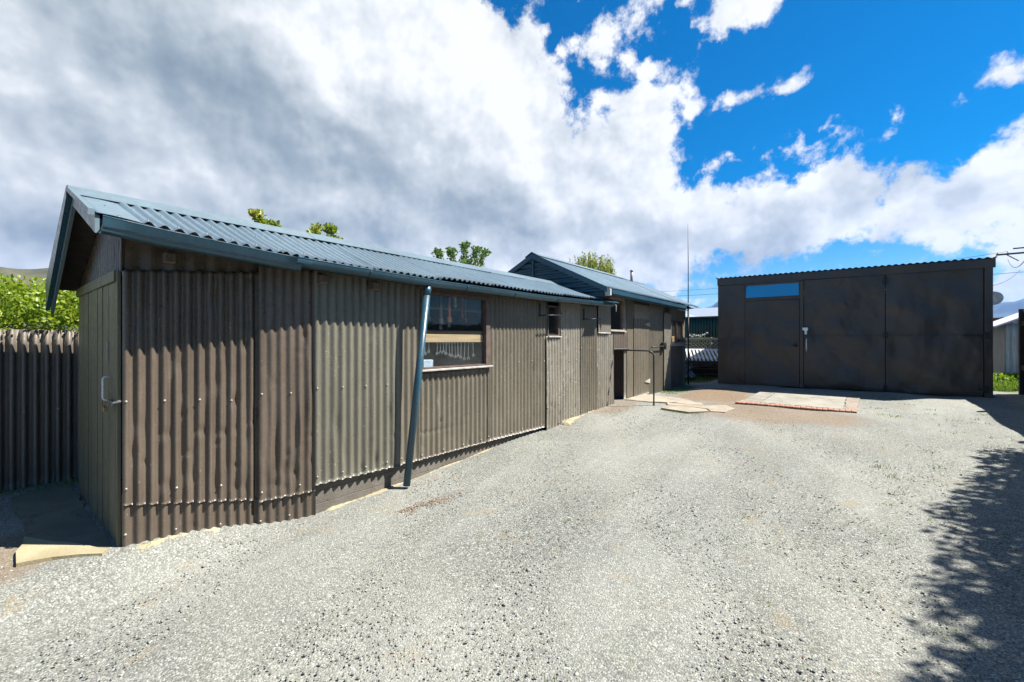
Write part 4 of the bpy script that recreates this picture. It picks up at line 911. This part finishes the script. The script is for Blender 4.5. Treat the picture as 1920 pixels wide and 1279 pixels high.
T.put(b.inputs['Base Color'], T.mix(T.noise(P, 40, 4), T.mix(g.outputs['Random Per Island'], (.27, .095, .055), (.34, .15, .09)), (.25, .15, .11))); b.inputs['Roughness'].default_value = .9; bump(T, b, T.noise(P, 120, 3), .4, .004)
o = bm.build('brick_edging', mbk); tag(o, 'row of red bricks along the front of the concrete pad', 'brick edging')
ms = concrete_mat('pale_path', (.30, .255, .19), (.38, .33, .255), (.24, .17, .105))
slab('path', [(-3.50, 7.95), (-3.50, 9.0), (-2.75, 8.7), (-2.2, 8.35), (-2.05, 8.05), (-2.6, 8.1), (-3.0, 7.95)], ms, .016, 'worn cream concrete path in front of the plank door', 'path')
slab('path', [(-2.60, 7.42), (-2.62, 7.72), (-2.25, 7.78), (-1.95, 7.72), (-1.85, 7.52), (-2.1, 7.30)], ms, .022, 'broken cream concrete slab nearest the bent pipe rail', 'path')
slab('path', [(-2.58, 7.76), (-2.7, 8.04), (-2.1, 8.02), (-1.75, 8.3), (-1.55, 8.0), (-1.62, 7.62), (-1.83, 7.56), (-1.92, 7.76), (-2.25, 7.82)], ms, .018, 'cracked cream slab between the path and the bare earth', 'path')
slab('path', [(-5.80, .18), (-5.85, .56), (-3.80, .565), (-3.80, .50), (-4.42, .22)], M['mossy'], .012, 'shaded mossy concrete step along the board door', 'path')
slab('path', [(-4.42, .215), (-3.80, .50), (-3.745, .54), (-3.70, .50), (-3.86, .30), (-3.92, .16), (-4.15, .16)], M['sand'], .028, 'sandy yellow mortar wedge beside the shed corner', 'path')
def crumbs(x0, x1, y0, y1, n, s, h, lab):
    """a broken ridge of set mortar: one lumpy sheet"""
    m_ = MB(); nx, ny = 8, n; vs = []
    for i in range(ny+1):
        yy = lerp(y0, y1, i/ny); w = .55+.2*sin(yy*3.3+s)+.15*sin(yy*11+s)+.1*sin(yy*29)
        for j in range(nx+1):
            t = j/nx; x = lerp(x0, lerp(x0, x1, w), t); e = sin(pi*min(1, t*.5+.5))*min(1, i/2, (ny-i)/2)
            vs.append((x, yy, gz(x, yy)-.010+h*max(0, e)*(.75+.25*sin(yy*9+x*20))+.003*sin(yy*90+x*70)))
    m_.add(vs, [(i*(nx+1)+j, i*(nx+1)+j+1, (i+1)*(nx+1)+j+1, (i+1)*(nx+1)+j) for i in range(ny) for j in range(nx)], 0, True)
    o = m_.build('mortar_skirt', M['sand'], S1)
crumbs(-3.70, -3.50, .64, 1.15, 26, 1.0, .024, '')
crumbs(-3.61, -3.50, 1.9, 5.0, 120, .4, .022, '')
crumbs(-3.56, -3.36, 5.66, 6.75, 50, 2.0, .035, '')

# ------------------------------------------------------------------ fences
F1 = thing('iron_fence', 'dark ribbed corrugated iron fence under the hedge left of the long shed', 'fence', (-6.1, 1, .1))
for a, b in ((-1.6, -.75), (-.78, .08), (.05, .9), (.87, 1.7), (1.67, 5.2)):
    wall_sheet('fence_sheet', -5.95, a, -5.95, b, (.10, .10), (1.60+.01*random.random(), 1.60), M['fence'], F1, pitch=.072, amp=.021, nailrows=(.5,), nv=10, seg=9, prof='trap')
MB().box((-6.03, -1.6, 1.2), (-5.975, 5.2, 1.28)).build('rail', M['soffit'], F1)
# board fence down the right of the yard, seen end-on at the frame edge
F2 = thing('board_fence', 'near black timber board fence end at the right edge of the yard', 'fence', (2.5, 6, .2))
dkw = wood('dark_fence_timber', (.030, .024, .020), (.055, .044, .036), axis=(40, 40, 2))
m_ = MB()
for yy in np.arange(-2.5, 12.55, .16): m_.bbox((2.58, yy, gz(2.5, yy)+.02), (2.602, yy+.152, gz(2.5, yy)+1.60+random.uniform(-.01, .01)), .003)
m_.build('boards', dkw, F2)
for yy in np.arange(-2.4, 12.6, 2.13): MB().bbox((2.52, yy, .1), (2.578, yy+.09, gz(2.5, yy)+1.66), .005).build('post', dkw, F2)
for z in (.5, 1.35): m_ = MB(); m_.add([(2.54, -2.5, z), (2.577, -2.5, z), (2.577, -2.5, z+.09), (2.54, -2.5, z+.09), (2.54, 12.7, z+.45), (2.577, 12.7, z+.45), (2.577, 12.7, z+.54), (2.54, 12.7, z+.54)], [(0, 3, 2, 1), (4, 5, 6, 7), (0, 1, 5, 4), (1, 2, 6, 5), (2, 3, 7, 6), (3, 0, 4, 7)]); m_.build('rail', dkw, F2)
# brown fence behind the garage on the right
F3 = thing('board_fence', 'brown vertical board fence behind the grey tank', 'fence', (4.0, 19, .4))
m_ = MB(); bw = wood('brown_fence_timber', (.10, .075, .055), (.15, .11, .08), axis=(40, 40, 2))
for xx in np.arange(1.2, 7.5, .15): m_.bbox((xx, 19.0, .3), (xx+.144, 19.02, 2.20+random.uniform(-.015, .015)), .003)
m_.build('boards', bw, F3)
MB().box((1.2, 19.03, 1.9), (7.5, 19.08, 2.0)).build('rail', bw, F3)
# grey garden shed on the right
GS = thing('garden_shed', 'weathered pale grey sheet shed with lilac white sloping roof', 'shed', (3.6, 16.5, .45))
mt = paint('stained_galvanised', (.34, .36, .36), (.44, .46, .46), .45, .5, (.2, .22, .14), .58, .3, metal=.3)
wall_sheet('wall_sheet', 2.98, 16.0, 5.1, 16.0, (.5, .5), (1.95, 1.95), mt, GS, pitch=.10, amp=.004, nv=6, seg=6)
MB().box((2.98, 16.02, .5), (3.01, 18, 1.94)).build('side_wall', mt, GS)
m_ = MB(); m_.add([(2.78, 15.85, 1.87), (4.05, 15.85, 2.5), (5.3, 15.85, 1.87), (2.78, 18.2, 1.87), (4.05, 18.2, 2.5), (5.3, 18.2, 1.87), (2.78, 15.85, 1.83), (4.05, 15.85, 2.46), (5.3, 15.85, 1.83), (2.78, 18.2, 1.83), (4.05, 18.2, 2.46), (5.3, 18.2, 1.83)],
                 [(0, 1, 4, 3), (1, 2, 5, 4), (6, 9, 10, 7), (7, 10, 11, 8), (0, 6, 7, 1), (1, 7, 8, 2), (3, 4, 10, 9), (4, 5, 11, 10)]); m_.build('roof', plain('lilac_roof', (.62, .60, .72), .5, var=.06), GS)
m_ = MB(); m_.add([(3.0, 16.0, 1.93), (5.1, 16.0, 1.93), (4.05, 16.0, 2.44), (3.0, 16.03, 1.93), (5.1, 16.03, 1.93), (4.05, 16.03, 2.44)], [(0, 1, 2), (5, 4, 3), (0, 3, 4, 1), (1, 4, 5, 2), (2, 5, 3, 0)]); m_.build('gable', mt, GS)

# ------------------------------------------------------------------ back left gap
F4 = thing('iron_fence', 'tall dark green corrugated iron fence behind the trellis', 'fence', (-4, 17, .4))
gm = paint('green_fence_iron', (.012, .060, .045), (.018, .078, .058), .45, .3)
wall_sheet('fence_sheet', -1.0, 17.0, -12, 17.0, (.4, .4), (2.38, 2.38), gm, F4, pitch=.10, amp=.018, nv=4, seg=8)
for o_ in F4.children: pass
F4c = MB(); F4c.bbox((-12, 16.94, 2.36), (-1, 17.06, 2.42), .004); F4c.build('capping', gm, F4)
TR = thing('trellis', 'weathered diagonal lattice trellis panel in front of the green fence', 'trellis', (-4, 15.2, .4))
tw_ = wood('weathered_lath', (.30, .28, .20), (.42, .39, .28))
fr = MB(); fr.bbox((-6.0, 15.18, 1.54), (-2.2, 15.24, 1.60), .004); fr.bbox((-6.0, 15.18, .92), (-2.2, 15.24, .97), .004)
for xx in (-6.0, -4.85, -3.70, -2.6): fr.bbox((xx, 15.17, .45), (xx+.06, 15.25, 1.62), .004)
fr.build('frame', tw_, TR)
lt = MB()
for xx in np.arange(-6.7, -1.9, .125):
    for s in (1, -1):
        a = Vector((xx if s > 0 else xx+.6, 15.20+.008*s, .97)); b_ = Vector((xx+.6 if s > 0 else xx, 15.20+.008*s, 1.54)); d = (b_-a).normalized(); nn = Vector((-d.z, 0, d.x))*.013; t_ = Vector((0, .004, 0))
        lt.add([a-nn-t_, a+nn-t_, b_+nn-t_, b_-nn-t_, a-nn+t_, a+nn+t_, b_+nn+t_, b_-nn+t_], [(0, 3, 2, 1), (4, 5, 6, 7), (0, 4, 7, 3), (1, 2, 6, 5)])
lt.build('lattice', tw_, TR)
# stacked timber, tarpaulin and white ribbed sheet
dk = wood('dark_old_timber', (.05, .035, .028), (.10, .07, .055), axis=(3, 50, 50)); k = 0
for (x0, x1, z, dy, lab) in ((-4.0, -2.4, .50, 0, 'lowest dark plank of the stack beside the garage'), (-3.85, -2.3, .58, .05, 'second dark plank from the bottom of the stack beside the garage'), (-3.95, -2.4, .66, -.06, 'third dark plank from the bottom of the stack beside the garage'),
                             (-3.75, -2.3, .74, .02, 'fourth dark plank from the bottom of the stack beside the garage'), (-3.8, -2.35, .83, -.03, 'topmost dark plank of the stack beside the garage')):
    Mx = Matrix.Translation((0, 13.6, z)) @ Matrix.Rotation(random.uniform(-.04, .04), 4, 'Z')
    o = MB().bbox((x0, -.25+dy, 0), (x1, .25+dy, .055), .005, M=Mx).build('plank', dk); tag(o, lab, 'plank', 'planks stacked beside the garage')
for (x, y_, z) in ((-3.7, 13.6, .44), (-2.7, 13.6, .44)):
    pass
wr = MB(); wm = plain('white_ribbed_plastic', (.68, .68, .70), .4, var=.08)
for i in range(24):
    x = -4.3+i*.11; wr.bbox((x, 13.25, 0), (x+.055, 14.6, .02), .004, M=Matrix.Translation((0, 0, 0)) @ Matrix.Rotation(0, 4, 'X'))
RP = thing('slatted_panel', 'white slatted panel lying tilted on top of the timber stack', 'panel', (-3.2, 14, .9)); 
for v in range(len(wr.v)):
    x, y_, z = wr.v[v]; wr.v[v] = (x+(y_-13.3)*-.35, y_, z+.92+(y_-13.25)*.22)
wr.build('slats', wm, RP)
m_ = MB(); m_.add([(-4.35, 13.24, .90), (-1.7, 13.24, .90), (-1.7, 13.30, .955), (-4.35, 13.30, .955), (-4.35, 13.24, .86), (-1.7, 13.24, .86), (-1.7, 13.32, .90), (-4.35, 13.32, .90)], [(0, 1, 2, 3), (7, 6, 5, 4), (0, 4, 5, 1), (1, 5, 6, 2), (2, 6, 7, 3), (3, 7, 4, 0)]); m_.build('edge_strip', M['dsteel'], RP)
m_ = MB(); m_.add([(-4.8, 14.62, 1.21), (-2.2, 14.62, 1.21), (-2.2, 14.66, 1.25), (-4.8, 14.66, 1.25), (-4.8, 14.62, 1.18), (-2.2, 14.62, 1.18)], [(0, 1, 2, 3), (0, 4, 5, 1)]); m_.build('top_strip', wm, RP)
tp = MB(); n = 30; vs = []
for i in range(n+1):
    for j in range(n+1):
        u, v = i/n, j/n; x = -4.45+u*.85; y_ = 12.75+v*.6
        h = .46+.42*math.sin(pi*min(1, u*1.05))**.5*math.sin(pi*min(1, v*1.05))**.5+.035*sin(u*23+3*sin(v*9))+.03*sin(v*31+u*7)+.02*sin(u*47)
        vs.append((x+.02*sin(v*20), y_, max(.44, h)))
tp.add(vs, [(i*(n+1)+j, (i+1)*(n+1)+j, (i+1)*(n+1)+j+1, i*(n+1)+j+1) for i in range(n) for j in range(n)], 0, True)
mtp, T, b, P = bsdf('grey_tarp'); T.put(b.inputs['Base Color'], T.mix(T.ramp(T.noise(P, 9, 4), .45, .55), (.04, .045, .055), (.40, .42, .46))); b.inputs['Roughness'].default_value = .35
o = tp.build('tarpaulin', mtp); tag(o, 'crumpled grey and black tarpaulin heap beside the timber stack', 'tarpaulin')
st = MB(); st.bbox((-3.95, 12.55, .50), (-3.9, 13.2, .52), .003, M=None); st.build('batten', M['white']); tag(bpy.data.objects['batten'], 'short white batten lying on the grass by the tarpaulin', 'batten')

# houses beyond
H1 = thing('house', 'white weatherboard house with pale grey iron roof beyond the green fence', 'house', (-14, 34, .4))
whw = plain('white_weatherboard', (.70, .72, .74), .6, var=.05); grf = plain('pale_iron_roof', (.30, .34, .40), .4, var=.08)
MB().box((-22, 34, 0), (-9.2, 42, 3.0)).build('wall', whw, H1)
def hip(x0, x1, y0, y1, z0, z1, name, par, inset=3.5):
    ym = (y0+y1)/2
    m_ = MB(); m_.add([(x0, y0, z0), (x1, y0, z0), (x1, y1, z0), (x0, y1, z0), (x0+inset, ym, z1), (x1-inset, ym, z1)], [(0, 1, 5, 4), (1, 2, 5), (2, 3, 4, 5), (3, 0, 4), (3, 2, 1, 0)])
    return m_.build(name, grf, par)
hip(-22.5, -8.8, 33.4, 42.6, 3.0, 4.2, 'roof', H1)
MB().box((-22.5, 33.36, 2.88), (-8.8, 33.39, 3.02)).build('gutter', whw, H1)
H2 = thing('house', 'further pale house whose long grey roof slopes down behind the garage', 'house', (-10, 47, .4))
MB().box((-17, 47, 0), (-6.5, 55, 3.6)).build('wall', whw, H2)
hip(-24, -6.0, 46.4, 55.6, 3.6, 5.2, 'roof', H2, 5.5)
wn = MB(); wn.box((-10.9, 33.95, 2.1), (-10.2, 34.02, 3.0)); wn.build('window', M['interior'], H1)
# power line
def wire(a, b, sag, lab, n=24):
    a, b = Vector(a), Vector(b); pts = [a.lerp(b, i/n)-Vector((0, 0, sag*4*(i/n)*(1-i/n))) for i in range(n+1)]
    o = MB().tube(pts, .018, 5).build('power_line', M['dsteel']); tag(o, lab, 'power line'); return o
wire((-40, 50, 7.2), (18, 56, 7.6), .5, 'thin power line crossing the sky above the gap between sheds')
# utility pole at right
UP = thing('utility_pole', 'dark timber utility pole with crossarms at the right edge above the fence', 'utility pole', (11.2, 56, .4))
pw = wood('pole_timber', (.05, .04, .035), (.08, .065, .055))
MB().tube([(12.0, 56, .3), (11.95, 56, 9.6)], [.16, .12], 10).build('pole', pw, UP)
MB().bbox((9.9, 55.9, 9.0), (12.9, 56.05, 9.14), .01).build('crossarm', pw, UP)
MB().bbox((10.9, 55.9, 9.45), (12.0, 56.05, 9.55), .01).build('crossarm', pw, UP)
MB().tube([(10.4, 55.9, 9.1), (11.2, 55.9, 8.4)], .04, 6).build('brace', pw, UP)
for xx in (10.0, 10.6, 11.9, 12.7): MB().tube([(xx, 56, 9.14), (xx, 56, 9.32)], [.05, .03], 8).build('insulator', M['white'], UP)
wire((10.6, 56, 9.3), (-25, 70, 9.6), .6, 'power line leaving the pole top towards the garage roof')
wire((10.6, 56, 8.6), (6.2, 30, 5.2), .5, 'lower sagging cable from the pole towards the garage')
wire((11.3, 56, 7.6), (4.4, 30, 4.2), .5, 'lowest sagging cable from the pole above the brown fence')

# ------------------------------------------------------------------ plants
LM = {}
LM['hedge'] = leafmat('hedge_leaf', (.12, .20, .012), (.32, .38, .025), (.17, .27, .02), .4)
LM['yellow'] = leafmat('yellow_leaf', (.26, .29, .04), (.42, .40, .08), (.18, .24, .04), .45)
LM['green'] = leafmat('green_leaf', (.07, .14, .03), (.17, .26, .06), (.10, .18, .04), .45)
LM['dark'] = leafmat('dark_leaf', (.03, .07, .015), (.07, .13, .03), (.05, .09, .02), .45)
BARK = wood('bark', (.08, .06, .045), (.14, .11, .08), axis=(20, 20, 4))
def blob_pts(blobs, n):
    vol = np.array([b[3]*b[4]*b[5] for b in blobs]); idx = rng.choice(len(blobs), n, p=vol/vol.sum()); B = np.array(blobs)[idx]
    d = rng.normal(size=(n, 3)); d /= np.linalg.norm(d, axis=1)[:, None]; r = rng.uniform(.25, 1.06, n)**.55
    return B[:, :3]+d*B[:, 3:]*r[:, None]
def crown(name, blobs, n, size, mat, parent, clump=.0):
    P = blob_pts(blobs, n); s = rng.uniform(.6, 1.4, n)*size
    return island_mesh(name, P, LEAF, LEAFF, np.stack([s*.62, s, s], -1), rand_rots(n, 1.9), mat, parent)
def rblobs(cx, cy, cz, rx, ry, rz, k, s):
    out = []
    for _ in range(k):
        v = rng.normal(size=3); v /= np.linalg.norm(v); q = rng.uniform(.2, .85)
        t = s*rng.uniform(.6, 1.3); out.append((cx+v[0]*rx*q, cy+v[1]*ry*q, cz+v[2]*rz*q, t, t, t*.85))
    return out
def tree(name, lab, base, top, crownr, k, n, leaf, mat, s, limbs=6, czr=.8, grp=None):
    t = thing(name, lab, 'tree', base, grp)
    cx, cy, cz = base[0], base[1], top-crownr*czr
    m_ = MB(); m_.tube([base, (base[0]+.05, base[1], lerp(base[2], cz, .5)), (cx, cy, cz)], [.13, .10, .05], 8)
    bl = rblobs(cx, cy, cz, crownr, crownr, crownr*czr, k, s)
    for b in bl[:limbs*2]: m_.tube([(cx, cy, lerp(base[2], cz, .6)), (lerp(cx, b[0], .5), lerp(cy, b[1], .5), lerp(cz, b[2], .4)), b[:3]], [.05, .03, .01], 6)
    m_.build('trunk', BARK, t); crown('crown', bl, n, leaf, mat, t); return t
# hedge over the left fence
HG = thing('hedge', 'bright green leafy hedge spilling over the top of the iron fence', 'hedge', (-6.8, 1, .1))
bl = []
for yy in np.arange(-1.2, 4.2, .22):
    for xx in (-6.2, -6.55, -6.95):
        bl.append((xx+random.uniform(-.08, .08), yy, 1.80+random.uniform(-.06, .10)-(.04 if xx > -6.5 else -.06), .27, .24, .27))
for yy in np.arange(-.3, 2.0, .14): bl.append((-5.97+random.uniform(-.03, .05), yy, 1.72+random.uniform(-.05, .05), .13, .13, .15))
crown('foliage', bl, 52000, .040, LM['hedge'], HG)
m_ = MB()
for yy in np.arange(-1, 4, .5): m_.tube([(-6.7, yy, .1), (-6.68, yy+.05, 1.0), (-6.6, yy, 1.75)], [.03, .025, .01], 6)
m_.build('stems', BARK, HG)
# trees seen over the roofs
tree('tree', 'yellow green tree whose shoot tips show above the near end of the long blue ridge', (-8.0, 4.25, .1), 3.86, .55, 20, 3600, .075, LM['yellow'], .13, czr=.9)
tree('tree', 'yellow green leafy tree tip showing left of the other one above the ridge', (-8.0, 3.15, .1), 3.72, .24, 6, 900, .09, LM['yellow'], .12, czr=.9)
T2 = thing('tree', 'open branched green fruit tree standing above the middle of the long roof', 'tree', (-9.2, 9.3, .1))
m_ = MB(); bl = []
m_.tube([(-9.2, 9.3, .1), (-9.2, 9.3, 2.6)], [.14, .10], 8)
for (y_, z, x) in ((8.05, 3.95, -9.1), (8.75, 4.15, -9.3), (9.25, 4.40, -9.2), (9.65, 4.30, -9.1), (10.15, 4.32, -9.2), (9.45, 3.9, -9.4), (9.0, 3.8, -9)):
    a = Vector((-9.2, 9.3, 2.6)); b_ = Vector((x, y_, z)); m_.tube([a, a.lerp(b_, .5)+Vector((0, 0, -.1)), b_], [.06, .035, .012], 6)
    for t_ in np.linspace(.55, 1.0, 6): 
        q = a.lerp(b_, t_); bl.append((q.x, q.y, q.z, .13, .12, .11))
    bl.append((x, y_+.1, z, .14, .13, .10))
m_.build('trunk', BARK, T2); crown('crown', bl, 2600, .085, LM['green'], T2)
T3 = thing('tree', 'feathery yellow green conifer behind the ridge of the taller shed', 'tree', (-9.0, 16.8, .1))
m_ = MB(); bl = []; m_.tube([(-9, 16.8, .1), (-9, 16.8, 4.4)], [.12, .04], 8)
for _ in range(60):
    a = random.uniform(0, 2*pi); r = random.uniform(0, 1.15); zt = 5.35-r*.42+random.uniform(-.12, .12)
    x, y_ = -9+r*cos(a), 16.8+r*sin(a); m_.tube([(-9, 16.8, 3.2), (x, y_, zt)], [.03, .006], 5)
    for q in np.linspace(0, 1, 7): bl.append((x, y_, zt-q*1.0, .04+.09*q, .04+.09*q, .10))
m_.build('trunk', BARK, T3); crown('crown', bl, 14000, .07, LM['yellow'], T3)
# tall clipped hedge behind the right-hand fence (its shade falls on the yard)
RH = thing('hedge', 'tall dark clipped hedge standing behind the right hand board fence', 'hedge', (3.1, 4.5, .1))
bl = []
for yy in np.arange(.6, 8.15, .17):
    h = interp(yy, [.6, 3.0, 4.4, 6.0, 7.3, 8.1], [4.45, 4.45, 4.4, 4.0, 3.55, 3.1])+.06*sin(yy*5)+random.uniform(-.07, .07)
    for z in np.arange(.45, h-.1, .24):
        for xx in (2.95, 3.25): bl.append((xx+random.uniform(-.04, .04), yy, min(z, h-.25), .25, .24, .26))
crown('foliage', bl, 130000, .085, LM['dark'], RH)
m_ = MB()
for yy in np.arange(.8, 8, .6): m_.tube([(3.1, yy, .1), (3.1, yy+.05, 1.4), (3.08, yy, 2.6)], [.05, .04, .015], 6)
m_.build('stems', BARK, RH)
# plants by the grey shed, lily-like flowers near the trellis
GP = thing('garden_plant', 'bright lime green ground plant at the foot of the grey shed', 'plant', (2.45, 14.6, .45))
crown('foliage', [(2.5, 14.7, .58, .35, .4, .16), (2.95, 15.3, .55, .4, .4, .16), (2.3, 14.2, .6, .18, .2, .14)], 2600, .07, LM['hedge'], GP)
WF = thing('flower_clump', 'white flowering plant poking over the left of the trellis', 'plant', (-4.25, 15.5, .45))
m_ = MB()
for i in range(9):
    x = -4.45+i*.07; z = 1.62+random.uniform(0, .16); m_.tube([(x, 15.5, 1.2), (x+.03, 15.48, z)], .006, 5)
m_.build('stems', LM['green'], WF)
for i in range(9):
    x = -4.42+i*.07; z = 1.64+random.uniform(0, .14); MB().tube([(x-.03, 15.47, z-.02), (x, 15.47, z+.01), (x+.04, 15.47, z-.01)], [.012, .024, .008], 6).build('flower', M['white'], WF)

# ------------------------------------------------------------------ haze
hz = MB(); hz.box((-4200, -4300, -30), (4300, 5200, 330)); ho = hz.build('haze', None) if False else None
me = bpy.data.meshes.new('haze'); me.from_pydata(hz.v, [], hz.f); mh = bpy.data.materials.new('haze_air'); mh.use_nodes = True
T = NT(mh.node_tree); T.n.clear(); out = T.add('ShaderNodeOutputMaterial'); pv = T.add('ShaderNodeVolumePrincipled')
pv.inputs['Color'].default_value = (.10, .34, .95, 1); pv.inputs['Density'].default_value = .00011; pv.inputs['Anisotropy'].default_value = .2
T.l.new(pv.outputs[0], out.inputs['Volume']); ho = link('haze', me, mh); tag(ho, kind='stuff')
